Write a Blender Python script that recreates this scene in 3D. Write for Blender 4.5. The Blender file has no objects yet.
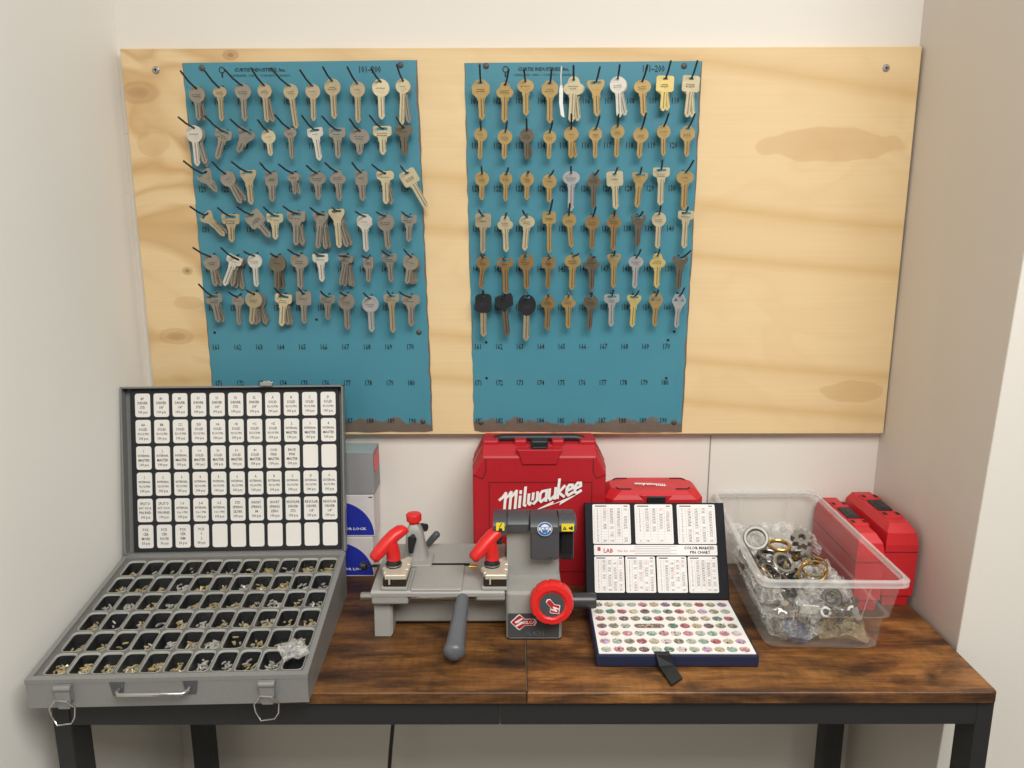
import bpy, bmesh, math, random
from math import sin, cos, pi, radians, sqrt, atan2
from mathutils import Vector, Matrix, noise as mnoise
SC = bpy.context.scene
COL = SC.collection
random.seed(7)

# ---------------------------------------------------------------- colours and materials
def lin(c):
    c = c / 255.0
    return c / 12.92 if c <= 0.04045 else ((c + 0.055) / 1.055) ** 2.4
def rgb(r, g, b): return (lin(r), lin(g), lin(b), 1.0)
def mul(c, k): return tuple(min(1.0, x * k) for x in c[:3]) + (1.0,)

def new_mat(name):
    m = bpy.data.materials.new(name); m.use_nodes = True
    nt = m.node_tree; b = nt.nodes['Principled BSDF']
    return m, nt, b
def N(nt, typ, **kw):
    n = nt.nodes.new(typ)
    for k, v in kw.items():
        if k in n.inputs: n.inputs[k].default_value = v
        else: setattr(n, k, v)
    return n
def mixc(nt, fac, a, b, blend='MIX'):
    n = nt.nodes.new('ShaderNodeMix'); n.data_type = 'RGBA'; n.blend_type = blend
    for i, v in ((0, fac), (6, a), (7, b)):
        if hasattr(v, 'is_linked') or hasattr(v, 'links'): nt.links.new(v, n.inputs[i])
        else: n.inputs[i].default_value = v
    return n.outputs[2]
def ramp(nt, src, stops):
    r = nt.nodes.new('ShaderNodeValToRGB'); nt.links.new(src, r.inputs[0])
    e = r.color_ramp.elements
    while len(e) < len(stops): e.new(0.5)
    for el, (p, c) in zip(e, stops):
        el.position = p; el.color = c if len(c) == 4 else (*c, 1)
    return r.outputs[0]
def obj_coord(nt, scale=(1, 1, 1), rot=(0, 0, 0), loc=(0, 0, 0), kind='Object'):
    tc = nt.nodes.new('ShaderNodeTexCoord'); mp = nt.nodes.new('ShaderNodeMapping')
    mp.inputs['Scale'].default_value = scale; mp.inputs['Rotation'].default_value = rot; mp.inputs['Location'].default_value = loc
    nt.links.new(tc.outputs[kind], mp.inputs[0]); return mp.outputs[0]
def noise_tex(nt, vec, scale, detail=4.0, rough=0.55, dist=0.0):
    n = nt.nodes.new('ShaderNodeTexNoise'); n.inputs['Scale'].default_value = scale; n.inputs['Detail'].default_value = detail
    n.inputs['Roughness'].default_value = rough; n.inputs['Distortion'].default_value = dist
    nt.links.new(vec, n.inputs['Vector']); return n.outputs['Fac']
def bump(nt, b, src, strength=0.2, dist=0.002):
    n = nt.nodes.new('ShaderNodeBump'); n.inputs['Strength'].default_value = strength; n.inputs['Distance'].default_value = dist
    nt.links.new(src, n.inputs['Height']); nt.links.new(n.outputs[0], b.inputs['Normal'])

def mat(name, col, rough=0.5, metal=0.0, var=0.12, scale=60.0, bmp=0.0, spec=0.5):
    """plain material with a fine noise variation of its colour"""
    m, nt, b = new_mat(name)
    v = obj_coord(nt); f = noise_tex(nt, v, scale)
    c = mixc(nt, f, mul(col, 1 - var), mul(col, 1 + var))
    nt.links.new(c, b.inputs['Base Color'])
    b.inputs['Roughness'].default_value = rough; b.inputs['Metallic'].default_value = metal
    b.inputs['Specular IOR Level'].default_value = spec
    if bmp: bump(nt, b, f, bmp)
    return m

def wall_mat(name, col, scuffs=()):
    m, nt, b = new_mat(name)
    v = obj_coord(nt)
    big = noise_tex(nt, v, 2.2, 3); fine = noise_tex(nt, v, 160, 2)
    c = mixc(nt, big, mul(col, 0.965), mul(col, 1.02))
    # faint scuff marks: stretched noise, thresholded, kept inside patches
    v2 = obj_coord(nt, (1, 9, 60)); s = noise_tex(nt, v2, 3.1, 5, 0.7)
    s1 = ramp(nt, s, [(0.685, (0, 0, 0)), (0.72, (1, 1, 1))])
    patch = ramp(nt, noise_tex(nt, v, 3.4, 1), [(0.56, (0, 0, 0)), (0.66, (1, 1, 1))])
    k = mixc(nt, 1.0, s1, patch, 'MULTIPLY')
    c = mixc(nt, k, c, mul(col, 0.62))
    nt.links.new(c, b.inputs['Base Color']); b.inputs['Roughness'].default_value = 0.62
    bump(nt, b, fine, 0.06, 0.001)
    return m

def wood_ply():
    m, nt, b = new_mat('pine_plywood')
    v = obj_coord(nt, (1.3, 1, 4.0), loc=(0.7, 0, 0.4))
    d = nt.nodes.new('ShaderNodeTexNoise'); d.inputs['Scale'].default_value = 1.7; d.inputs['Detail'].default_value = 2
    nt.links.new(v, d.inputs['Vector'])
    # broad cathedral figure
    w = nt.nodes.new('ShaderNodeTexWave'); w.wave_type = 'BANDS'; w.bands_direction = 'Z'
    w.inputs['Scale'].default_value = 0.36; w.inputs['Distortion'].default_value = 10.5; w.inputs['Detail'].default_value = 1.5; w.inputs['Detail Scale'].default_value = 0.55
    nt.links.new(v, w.inputs['Vector'])
    f1 = ramp(nt, w.outputs['Fac'], [(0.0, (0, 0, 0)), (0.62, (0.1, 0.1, 0.1)), (0.8, (0.85, 0.85, 0.85)), (0.9, (0.35, 0.35, 0.35)), (1.0, (0.1, 0.1, 0.1))])
    base = mixc(nt, f1, rgb(233, 207, 160), rgb(214, 180, 126))
    # looser swirling figure, mostly on the left of the sheet
    vs_ = obj_coord(nt, (2.2, 1, 3.6), loc=(1.3, 0, 0.2)); sw = noise_tex(nt, vs_, 1.5, 2.5, 0.5, 0.8)
    lines = ramp(nt, sw, [(0.36, (0, 0, 0)), (0.40, (0.75, 0.75, 0.75)), (0.44, (0.15, 0.15, 0.15)), (0.50, (0.05, 0.05, 0.05)), (0.54, (0.8, 0.8, 0.8)), (0.60, (0.3, 0.3, 0.3)), (0.68, (0, 0, 0))])
    tcx = nt.nodes.new('ShaderNodeTexCoord'); sx_ = nt.nodes.new('ShaderNodeSeparateXYZ'); nt.links.new(tcx.outputs['Object'], sx_.inputs[0])
    msk = nt.nodes.new('ShaderNodeMapRange'); msk.inputs['From Min'].default_value = -0.42; msk.inputs['From Max'].default_value = -0.12; msk.inputs['To Min'].default_value = 0.85; msk.inputs['To Max'].default_value = 0.14
    nt.links.new(sx_.outputs['X'], msk.inputs['Value'])
    base = mixc(nt, mixc(nt, 1.0, lines, msk.outputs[0], 'MULTIPLY'), base, rgb(194, 152, 98))
    # fine fibres
    v3 = obj_coord(nt, (3, 1, 210)); f3 = noise_tex(nt, v3, 1.5, 3)
    base = mixc(nt, f3, base, mixc(nt, 0.22, base, rgb(178, 138, 88)))
    # knots
    tc = nt.nodes.new('ShaderNodeTexCoord')
    wob = nt.nodes.new('ShaderNodeTexNoise'); wob.inputs['Scale'].default_value = 14
    nt.links.new(tc.outputs['Object'], wob.inputs['Vector'])
    for (kx, kz, rx, rz, dk) in ((-0.575, 1.535, 0.034, 0.017, .55), (-0.525, 1.262, 0.009, 0.007, .9), (-0.555, 1.155, 0.030, 0.014, .5), (-0.43, 1.588, 0.014, 0.009, .9),
                                 (-0.56, 1.46, 0.026, 0.020, .35), (0.50, 1.455, 0.12, 0.026, .42), (0.56, 1.06, 0.055, 0.02, .42), (-0.53, 1.21, 0.028, 0.013, .35)):
        sub = nt.nodes.new('ShaderNodeVectorMath'); sub.operation = 'SUBTRACT'; sub.inputs[1].default_value = (kx, 0, kz)
        nt.links.new(tc.outputs['Object'], sub.inputs[0])
        mp = nt.nodes.new('ShaderNodeVectorMath'); mp.operation = 'MULTIPLY'; mp.inputs[1].default_value = (1 / rx, 0, 1 / rz)
        nt.links.new(sub.outputs[0], mp.inputs[0])
        ln = nt.nodes.new('ShaderNodeVectorMath'); ln.operation = 'LENGTH'; nt.links.new(mp.outputs[0], ln.inputs[0])
        ad = nt.nodes.new('ShaderNodeMath'); ad.operation = 'MULTIPLY_ADD'; ad.inputs[1].default_value = 1.0
        nt.links.new(ln.outputs['Value'], ad.inputs[0])
        wm = nt.nodes.new('ShaderNodeMath'); wm.operation = 'MULTIPLY_ADD'; wm.inputs[1].default_value = 0.9; wm.inputs[2].default_value = -0.45
        nt.links.new(wob.outputs['Fac'], wm.inputs[0]); nt.links.new(wm.outputs[0], ad.inputs[2])
        if dk > .45: st = [(0.0, (dk, dk, dk)), (0.35, (dk * .75,) * 3), (0.55, (dk * .35,) * 3), (0.8, (dk * .5,) * 3), (1.0, (0, 0, 0))]
        else: st = [(0.0, (dk, dk, dk)), (0.7, (dk * .9,) * 3), (0.92, (dk * .8,) * 3), (1.0, (0, 0, 0))]
        base = mixc(nt, ramp(nt, ad.outputs[0], st), base, rgb(150, 104, 58) if dk > .45 else rgb(190, 148, 94))
    nt.links.new(base, b.inputs['Base Color']); b.inputs['Roughness'].default_value = 0.6
    bump(nt, b, f3, 0.08, 0.001)
    return m

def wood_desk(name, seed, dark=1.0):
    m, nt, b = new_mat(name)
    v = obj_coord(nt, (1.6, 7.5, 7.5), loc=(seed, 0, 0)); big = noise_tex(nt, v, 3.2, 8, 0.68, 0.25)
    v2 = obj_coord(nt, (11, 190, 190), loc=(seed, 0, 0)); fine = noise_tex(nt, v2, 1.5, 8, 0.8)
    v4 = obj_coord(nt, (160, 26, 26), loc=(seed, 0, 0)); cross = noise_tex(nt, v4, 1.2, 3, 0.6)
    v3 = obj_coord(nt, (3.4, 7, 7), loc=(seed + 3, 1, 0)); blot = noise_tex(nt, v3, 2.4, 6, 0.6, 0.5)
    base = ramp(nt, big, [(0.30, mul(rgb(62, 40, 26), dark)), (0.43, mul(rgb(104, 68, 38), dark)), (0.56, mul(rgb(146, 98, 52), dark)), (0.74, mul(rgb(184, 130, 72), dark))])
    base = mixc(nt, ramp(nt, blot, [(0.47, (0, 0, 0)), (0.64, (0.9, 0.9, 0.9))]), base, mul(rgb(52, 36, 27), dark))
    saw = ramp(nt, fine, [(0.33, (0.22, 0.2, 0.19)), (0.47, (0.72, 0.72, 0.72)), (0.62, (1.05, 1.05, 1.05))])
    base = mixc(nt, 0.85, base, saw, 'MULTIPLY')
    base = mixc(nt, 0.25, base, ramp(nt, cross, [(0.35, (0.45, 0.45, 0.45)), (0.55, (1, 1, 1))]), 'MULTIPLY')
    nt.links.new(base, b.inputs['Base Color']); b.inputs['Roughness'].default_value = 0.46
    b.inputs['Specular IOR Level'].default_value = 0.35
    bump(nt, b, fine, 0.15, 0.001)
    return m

def board_mat():
    """blue enamelled sheet steel, rust creeping in from bottom and edges (uses the sheet's own uv)"""
    m, nt, b = new_mat('blue_enamel_sheet')
    tc = nt.nodes.new('ShaderNodeTexCoord'); sep = nt.nodes.new('ShaderNodeSeparateXYZ'); nt.links.new(tc.outputs['UV'], sep.inputs[0])
    v = obj_coord(nt); n1 = noise_tex(nt, v, 26, 6, 0.65); n2 = noise_tex(nt, v, 5, 3)
    base = mixc(nt, n2, rgb(78, 142, 157), rgb(64, 129, 148))
    def M(op, a, bb, c=None):
        n = nt.nodes.new('ShaderNodeMath'); n.operation = op
        for i, x in enumerate((a, bb, c)):
            if x is None: continue
            if isinstance(x, (int, float)): n.inputs[i].default_value = x
            else: nt.links.new(x, n.inputs[i])
        return n.outputs[0]
    bot = M('MULTIPLY_ADD', sep.outputs['Y'], -16.0, 0.95)                  # 1 at the bottom edge
    e1 = M('MULTIPLY_ADD', sep.outputs['X'], -50.0, 0.62); e2 = M('MULTIPLY_ADD', sep.outputs['X'], 42.0, -41.25)
    edge = M('MAXIMUM', M('MAXIMUM', e1, e2), bot)
    tot = M('ADD', edge, M('MULTIPLY_ADD', n1, 1.5, -0.75))
    rust = ramp(nt, tot, [(0.42, (0, 0, 0)), (0.56, (1, 1, 1))])
    spots = ramp(nt, noise_tex(nt, v, 90, 3), [(0.735, (0, 0, 0)), (0.76, (0.6, 0.6, 0.6))])
    rc = mixc(nt, n1, rgb(96, 70, 54), rgb(118, 112, 104))
    base = mixc(nt, spots, base, rgb(60, 74, 78)); base = mixc(nt, rust, base, rc)
    nt.links.new(base, b.inputs['Base Color']); b.inputs['Roughness'].default_value = 0.42
    b.inputs['Specular IOR Level'].default_value = 0.4
    return m

def clear_mat(name, tint, alpha, rough=0.15, streak=0.0):
    m, nt, b = new_mat(name)
    out = nt.nodes['Material Output']
    tr = nt.nodes.new('ShaderNodeBsdfTransparent'); tr.inputs[0].default_value = (0.97, 0.97, 0.96, 1)
    b.inputs['Base Color'].default_value = tint; b.inputs['Roughness'].default_value = rough; b.inputs['Specular IOR Level'].default_value = 0.6
    v = obj_coord(nt); f = noise_tex(nt, v, 70 if streak else 20, 4, 0.6, 1.5 if streak else 0)
    r = ramp(nt, f, [(0.35, (max(0, alpha - 0.03 - streak),) * 3), (0.65, (min(1, alpha + 0.03 + streak),) * 3)])
    mx = nt.nodes.new('ShaderNodeMixShader'); nt.links.new(r, mx.inputs[0]); nt.links.new(tr.outputs[0], mx.inputs[1]); nt.links.new(b.outputs[0], mx.inputs[2])
    nt.links.new(mx.outputs[0], out.inputs['Surface'])
    if streak: bump(nt, b, f, 0.6, 0.003)
    return m

def attr_mat(name, rough=0.4, metal=0.0):
    m, nt, b = new_mat(name)
    a = nt.nodes.new('ShaderNodeAttribute'); a.attribute_name = 'Col'
    f = noise_tex(nt, obj_coord(nt), 300, 2)
    c = mixc(nt, f, a.outputs['Color'], mixc(nt, 0.25, a.outputs['Color'], (0, 0, 0, 1)))
    nt.links.new(c, b.inputs['Base Color']); b.inputs['Roughness'].default_value = rough; b.inputs['Metallic'].default_value = metal
    return m

M_ = {}
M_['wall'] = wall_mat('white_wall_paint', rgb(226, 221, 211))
M_['wall_l'] = wall_mat('lit_left_wall_paint', rgb(240, 238, 230))  # same white wall, lightened: its stronger light is put into the colour
M_['wall_r'] = wall_mat('shaded_right_wall_paint', rgb(214, 206, 196))  # same white wall, darkened: grazing-light shade is put into the colour
M_['floor'] = mat('grey_vinyl_floor', rgb(128, 124, 116), 0.5, scale=8)
M_['ceiling'] = mat('ceiling_paint', rgb(235, 233, 228), 0.8)
M_['ply'] = wood_ply()
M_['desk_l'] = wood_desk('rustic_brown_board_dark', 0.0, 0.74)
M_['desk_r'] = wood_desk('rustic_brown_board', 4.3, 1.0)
M_['black_steel'] = mat('black_powder_coat', rgb(36, 35, 36), 0.5, 0.0, 0.2, 200)
M_['blue'] = board_mat()
M_['ink'] = mat('dark_print', rgb(24, 34, 42), 0.6)
M_['black_ink'] = mat('black_print', rgb(52, 49, 48), 0.6)
M_['wire'] = mat('dark_hook_wire', rgb(62, 68, 72), 0.45, 0.3)
M_['zinc'] = mat('zinc_screw', rgb(178, 178, 176), 0.35, 0.8)
M_['rusty'] = mat('rusty_screw', rgb(92, 88, 82), 0.6, 0.5)
M_['hole'] = mat('dark_hole', rgb(22, 24, 26), 0.9)
M_['case_metal'] = mat('grey_hammered_steel', rgb(136, 136, 133), 0.42, 0.25, 0.1, 220, 0.05)
M_['case_dark'] = mat('dark_steel_rim', rgb(88, 90, 92), 0.4, 0.4, 0.1)
M_['bed'] = mat('black_label_bed', rgb(27, 30, 35), 0.6)
M_['label'] = mat('white_label_card', rgb(232, 229, 222), 0.6, 0, 0.03, 30)
M_['cell'] = mat('black_plastic_cup', rgb(24, 26, 29), 0.3, 0, 0.15)
M_['cell_lip'] = mat('smoky_plastic_plate', rgb(112, 112, 110), 0.3, 0, 0.12)
M_['cell_rim'] = mat('pale_cup_rim', rgb(176, 176, 172), 0.3, 0, 0.1)
M_['pins'] = attr_mat('lock_pin_metal', 0.32, 0.35)
M_['colour_pins'] = attr_mat('coloured_pin_metal', 0.42, 0.15)
M_['chrome'] = mat('bright_wire', rgb(205, 204, 200), 0.22, 0.95)
M_['mgrey'] = mat('machine_grey_enamel', rgb(158, 157, 151), 0.48, 0.05, 0.06, 90, 0.04)
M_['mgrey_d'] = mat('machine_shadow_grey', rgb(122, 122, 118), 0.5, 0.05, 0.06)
M_['hood'] = mat('charcoal_plastic', rgb(72, 74, 77), 0.42, 0, 0.08, 150)
M_['lever'] = mat('slate_grey_grip', rgb(92, 95, 99), 0.35, 0, 0.06)
M_['red_p'] = mat('red_clamp_plastic', rgb(218, 38, 36), 0.38, 0, 0.06)
M_['red_case'] = mat('red_case_plastic', rgb(196, 34, 42), 0.44, 0, 0.07, 120, 0.03)
M_['red_case_l'] = mat('large_red_case_plastic', rgb(176, 25, 36), 0.46, 0, 0.07, 120, 0.03)
M_['red_case_d'] = mat('dark_red_groove', rgb(112, 14, 22), 0.6, 0, 0.07)
M_['blackp'] = mat('black_plastic', rgb(30, 31, 34), 0.45, 0, 0.15)
M_['jaw'] = mat('nickel_jaw', rgb(212, 204, 184), 0.4, 0.35, 0.1)
M_['jaw_d'] = mat('dark_jaw_steel', rgb(74, 68, 60), 0.4, 0.7, 0.2)
M_['rod'] = mat('ground_steel_rod', rgb(176, 176, 172), 0.25, 0.85)
M_['rod_d'] = mat('dark_grip_rod', rgb(62, 63, 64), 0.35, 0.2)
M_['white'] = mat('white_print', rgb(240, 238, 234), 0.5, 0, 0.02)
M_['red_ink'] = mat('red_print', rgb(186, 34, 44), 0.5)
M_['yellow'] = mat('yellow_sticker', rgb(238, 216, 48), 0.5, 0, 0.03)
M_['sblue'] = mat('blue_sticker', rgb(44, 110, 180), 0.5)
M_['navy'] = mat('navy_case_plastic', rgb(30, 38, 66), 0.4, 0, 0.08)
M_['navy_lid'] = mat('dark_navy_lid', rgb(20, 21, 28), 0.6, 0, 0.08, spec=0.2)
M_['deck'] = mat('white_tray_deck', rgb(236, 234, 228), 0.45, 0, 0.02)
M_['paper'] = mat('chart_paper', rgb(232, 228, 224), 0.6, 0, 0.03)
M_['grid'] = mat('grey_chart_line', rgb(150, 146, 146), 0.6)
M_['pink_ink'] = mat('pink_print', rgb(220, 120, 120), 0.6)
M_['card'] = mat('white_carton', rgb(214, 208, 206), 0.6, 0, 0.04)
M_['card_g'] = mat('grey_carton', rgb(142, 142, 142), 0.6, 0, 0.05)
M_['card_gt'] = mat('pale_carton_top', rgb(150, 166, 168), 0.6, 0, 0.05)
M_['cobalt'] = mat('cobalt_print', rgb(34, 48, 160), 0.5, 0, 0.06)
M_['bin'] = clear_mat('clear_polypropylene', rgb(225, 226, 224), 0.15, 0.2)
M_['bin_rim'] = clear_mat('clear_polypropylene_rim', rgb(232, 232, 230), 0.36, 0.2)
M_['bag'] = clear_mat('crinkled_polythene', rgb(232, 232, 228), 0.24, 0.12, 0.2)
M_['bag_blue'] = clear_mat('blue_tinted_polythene', rgb(120, 136, 180), 0.25, 0.15, 0.2)
M_['bag_tan'] = clear_mat('yellowish_polythene', rgb(214, 196, 156), 0.26, 0.15, 0.2)
M_['cover'] = clear_mat('clear_cover_sheet', rgb(60, 60, 60), 0.02, 0.08)
M_['gold'] = mat('brass_collar', rgb(196, 160, 92), 0.28, 0.9)
M_['chrome_d'] = mat('dark_chrome', rgb(120, 118, 114), 0.2, 0.95)
M_['satin'] = mat('satin_nickel', rgb(138, 136, 130), 0.42, 0.5)
M_['hardware'] = attr_mat('loose_hardware_metal', 0.3, 0.7)
M_['tagstring'] = mat('white_string', rgb(225, 224, 218), 0.7)
KEYC = {'g': rgb(152, 144, 130), 't': rgb(182, 167, 136), 'l': rgb(208, 195, 160), 'w': rgb(214, 208, 194), 'd': rgb(118, 107, 90), 's': rgb(186, 184, 182),
        'b': rgb(184, 156, 102), 'y': rgb(220, 198, 128), 'o': rgb(158, 128, 84)}
for k_, c_ in KEYC.items():
    M_['key_' + k_] = mat('key_metal_' + k_, c_, 0.40, 0.5, 0.2, 90, 0.05)
M_['key_k'] = M_['blackp']
for k_, c_ in KEYC.items():
    M_['dk_' + k_] = mat('key_groove_shade_' + k_, mul(c_, 0.42), 0.5, 0.4, 0.1)  # darkened key metal, paints the shade inside the shallow relief
M_['dk_k'] = mat('black_plastic_stamp', rgb(52, 54, 58), 0.5)

# ---------------------------------------------------------------- mesh builder
WM = {}                                    # world matrix of every object we place (parents are resolved through it)
class MB:
    def __init__(s): s.bm = bmesh.new(); s.mi = 0
    def add(s, verts, faces, M=None, mi=None):
        vs = [s.bm.verts.new((M @ Vector(v)) if M is not None else v) for v in verts]
        out = []
        for f in faces:
            try:
                fc = s.bm.faces.new([vs[i] for i in f]); fc.material_index = s.mi if mi is None else mi; out.append(fc)
            except ValueError: pass
        return out
    def box(s, c, d, M=None, bev=0.0, mi=None, seg=2):
        x, y, z = (k / 2 for k in d)
        b = bmesh.new(); bmesh.ops.create_cube(b, size=1.0)
        for v in b.verts: v.co = Vector((v.co.x * d[0] + c[0], v.co.y * d[1] + c[1], v.co.z * d[2] + c[2]))
        if bev: bmesh.ops.bevel(b, geom=b.edges[:], offset=min(bev, 0.49 * min(d)), segments=seg, affect='EDGES', profile=0.5)
        s.merge(b, M, mi)
    def merge(s, b, M=None, mi=None):
        b.verts.index_update()
        s.add([v.co.copy() for v in b.verts], [[v.index for v in f.verts] for f in b.faces], M, mi); b.free()
    def prism(s, poly, d0, d1, M=None, mi=None, bev=0.0, holes=(), seg=1):
        """poly in (u,v), extruded along the third axis from d0 to d1; local axes (u,v,w)"""
        b = bmesh.new()
        es = []
        for loop in (poly, *holes):
            vs = [b.verts.new((p[0], p[1], d0)) for p in loop]
            es += [b.edges.new((vs[i], vs[(i + 1) % len(vs)])) for i in range(len(vs))]
        if holes: bmesh.ops.triangle_fill(b, use_beauty=True, use_dissolve=False, edges=es, normal=(0, 0, 1))
        else: b.faces.new(b.verts[:])
        if d1 != d0:
            r = bmesh.ops.extrude_face_region(b, geom=b.faces[:])
            for g in r['geom']:
                if isinstance(g, bmesh.types.BMVert): g.co.z = d1
            bmesh.ops.recalc_face_normals(b, faces=b.faces[:])
            if bev:
                top = [e for e in b.edges if abs(e.verts[0].co.z - d1) < 1e-7 and abs(e.verts[1].co.z - d1) < 1e-7 and len(e.link_faces) == 2 and abs(e.link_faces[0].normal.z - e.link_faces[1].normal.z) > 0.5]
                bmesh.ops.bevel(b, geom=top, offset=bev, segments=seg, affect='EDGES', profile=0.5)
        s.merge(b, M, mi)
    def flat(s, poly, w, M=None, mi=None, holes=()): s.prism(poly, w, w, M, mi, holes=holes)
    def tube(s, pts, r, n=8, M=None, mi=None, cap=True, squash=None):
        pts = [Vector(p) for p in pts]; rs = r if isinstance(r, (list, tuple)) else [r] * len(pts)
        rings = []; up = None
        for i, p in enumerate(pts):
            t = (pts[min(i + 1, len(pts) - 1)] - pts[max(i - 1, 0)]).normalized()
            if up is None: up = Vector((0, 0, 1)) if abs(t.z) < 0.9 else Vector((0, 1, 0))
            a = (up - t * up.dot(t)).normalized(); up = a; bb = t.cross(a)
            sq = squash or (1, 1)
            rings.append([p + (a * cos(2 * pi * k / n) * sq[0] + bb * sin(2 * pi * k / n) * sq[1]) * rs[i] for k in range(n)])
        vs = [v for rg in rings for v in rg]; fs = []
        for i in range(len(pts) - 1):
            for k in range(n): fs.append((i * n + k, i * n + (k + 1) % n, (i + 1) * n + (k + 1) % n, (i + 1) * n + k))
        if cap: fs.append(tuple(range(n))[::-1]); fs.append(tuple(range((len(pts) - 1) * n, len(pts) * n)))
        s.add(vs, fs, M, mi)
    def loop_tube(s, pts, r, n=6, M=None, mi=None):
        pts = [Vector(p) for p in pts]; L = len(pts); vs = []; fs = []
        c = sum(pts, Vector()) / L; nn = (pts[0] - c).cross(pts[L // 4] - c).normalized()
        for i, p in enumerate(pts):
            t = (pts[(i + 1) % L] - pts[i - 1]).normalized(); o = t.cross(nn).normalized()
            vs += [p + (o * cos(2 * pi * k / n) + nn * sin(2 * pi * k / n)) * r for k in range(n)]
        for i in range(L):
            for k in range(n): fs.append((i * n + k, i * n + (k + 1) % n, ((i + 1) % L) * n + (k + 1) % n, ((i + 1) % L) * n + k))
        s.add(vs, fs, M, mi)
    def lathe(s, prof, n=24, M=None, mi=None, fn=None, close=False):
        """prof: (r, h) pairs turned about local z; fn(angle) scales r"""
        vs = []; fs = []; P = len(prof)
        for (r, h) in prof:
            for k in range(n):
                a = 2 * pi * k / n; q = r * (fn(a) if fn else 1); vs.append((q * cos(a), q * sin(a), h))
        for i in range(P if close else P - 1):
            j = (i + 1) % P
            for k in range(n): fs.append((i * n + k, i * n + (k + 1) % n, j * n + (k + 1) % n, j * n + k))
        if not close:
            if prof[0][0] > 1e-6: fs.append(tuple(range(n))[::-1])
            if prof[-1][0] > 1e-6: fs.append(tuple(range((P - 1) * n, P * n)))
        s.add(vs, fs, M, mi)
    def loft(s, rings, M=None, mi=None, cap=True, closed=True):
        n = len(rings[0]); vs = [v for r in rings for v in r]; fs = []
        for i in range(len(rings) - 1):
            for k in range(n if closed else n - 1): fs.append((i * n + k, i * n + (k + 1) % n, (i + 1) * n + (k + 1) % n, (i + 1) * n + k))
        if cap: fs.append(tuple(range(n))[::-1]); fs.append(tuple(range((len(rings) - 1) * n, len(rings) * n)))
        s.add(vs, fs, M, mi)
    def ribbon(s, pts, w, z, M=None, mi=None, dz=0.00004):
        """flat stroke in the (u,v) plane"""
        pts = [Vector((p[0], p[1])) for p in pts]
        for i_, (a, b) in enumerate(zip(pts, pts[1:])):
            z += dz * (i_ > 0)
            d = (b - a).normalized(); o = Vector((-d.y, d.x)) * w / 2; e = d * w * 0.35
            s.add([(*(a - e + o), z), (*(a - e - o), z), (*(b + e - o), z), (*(b + e + o), z)], [(0, 1, 2, 3)], M, mi)
    def text(s, txt, size, M, mi=None, align='CENTER', z=0.0, shear=0.0, off=0.0, sx=1.0):
        vs, fs = text_geo(txt, align, off)
        s.add([((x + y * shear) * size * sx, y * size, z) for x, y in vs], fs, M, mi)
    def build(s, name, mats, parent=None, smooth=False, world=None, loc=None, rot=None, recalc=True):
        """world=True: vertices are given in world space and are moved into the parent's frame"""
        if recalc: bmesh.ops.recalc_face_normals(s.bm, faces=s.bm.faces[:])
        me = bpy.data.meshes.new(name)
        for m in (mats if isinstance(mats, (list, tuple)) else [mats]): me.materials.append(m)
        if world and parent is not None:
            inv = WM[parent.name].inverted()
            for v in s.bm.verts: v.co = inv @ v.co
        s.bm.to_mesh(me); s.bm.free()
        if smooth: smooth_mesh(me, smooth if not isinstance(smooth, bool) else 35)
        o = bpy.data.objects.new(name, me); COL.objects.link(o); o.parent = parent
        L = Matrix.LocRotScale(Vector(loc or (0, 0, 0)), Matrix.Rotation(0, 3, 'X') if rot is None else rot.to_3x3(), None)
        o.matrix_basis = L
        WM[o.name] = (WM[parent.name] if parent is not None else Matrix()) @ L
        return o

def smooth_mesh(me, ang):
    b = bmesh.new(); b.from_mesh(me); lim = radians(ang)
    for f in b.faces: f.smooth = True
    for e in b.edges:
        if len(e.link_faces) == 2: e.smooth = e.calc_face_angle(0) < lim
        else: e.smooth = False
    b.to_mesh(me); b.free()

_TXT = {}
def text_geo(txt, align, off):
    k = (txt, align, off)
    if k not in _TXT:
        cu = bpy.data.curves.new('t', 'FONT'); cu.body = txt; cu.size = 1.0; cu.align_x = align; cu.align_y = 'CENTER'; cu.resolution_u = 1; cu.offset = off
        o = bpy.data.objects.new('t', cu); COL.objects.link(o)
        dg = bpy.context.evaluated_depsgraph_get(); dg.update()
        me = bpy.data.meshes.new_from_object(o.evaluated_get(dg))
        _TXT[k] = ([(v.co.x, v.co.y) for v in me.vertices], [tuple(p.vertices) for p in me.polygons])
        bpy.data.objects.remove(o); bpy.data.curves.remove(cu); bpy.data.meshes.remove(me)
    return _TXT[k]

def tag(o, label, cat, group=None, kind=None):
    if label: o['label'] = label
    if cat: o['category'] = cat
    if group: o['group'] = group
    if kind: o['kind'] = kind
    return o
def empty(name, loc, label, cat, rz=0.0, group=None, rot=None):
    o = bpy.data.objects.new(name, None); COL.objects.link(o); o.empty_display_size = 0.02
    R = rot.to_3x3() if rot is not None else Matrix.Rotation(rz, 3, 'Z')
    L = Matrix.LocRotScale(Vector(loc), R, None); o.matrix_basis = L; WM[o.name] = L
    return tag(o, label, cat, group)
def rrect(w, h, r, n=4, cx=0, cy=0):
    p = []
    for (sx, sy, a0) in ((1, 1, 0), (-1, 1, pi / 2), (-1, -1, pi), (1, -1, 3 * pi / 2)):
        for k in range(n + 1):
            a = a0 + pi / 2 * k / n; p.append((cx + sx * (w / 2 - r) + r * cos(a), cy + sy * (h / 2 - r) + r * sin(a)))
    return p
def circ(r, n=20, cx=0, cy=0, ry=None): return [(cx + r * cos(2 * pi * k / n), cy + (ry or r) * sin(2 * pi * k / n)) for k in range(n)]
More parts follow.
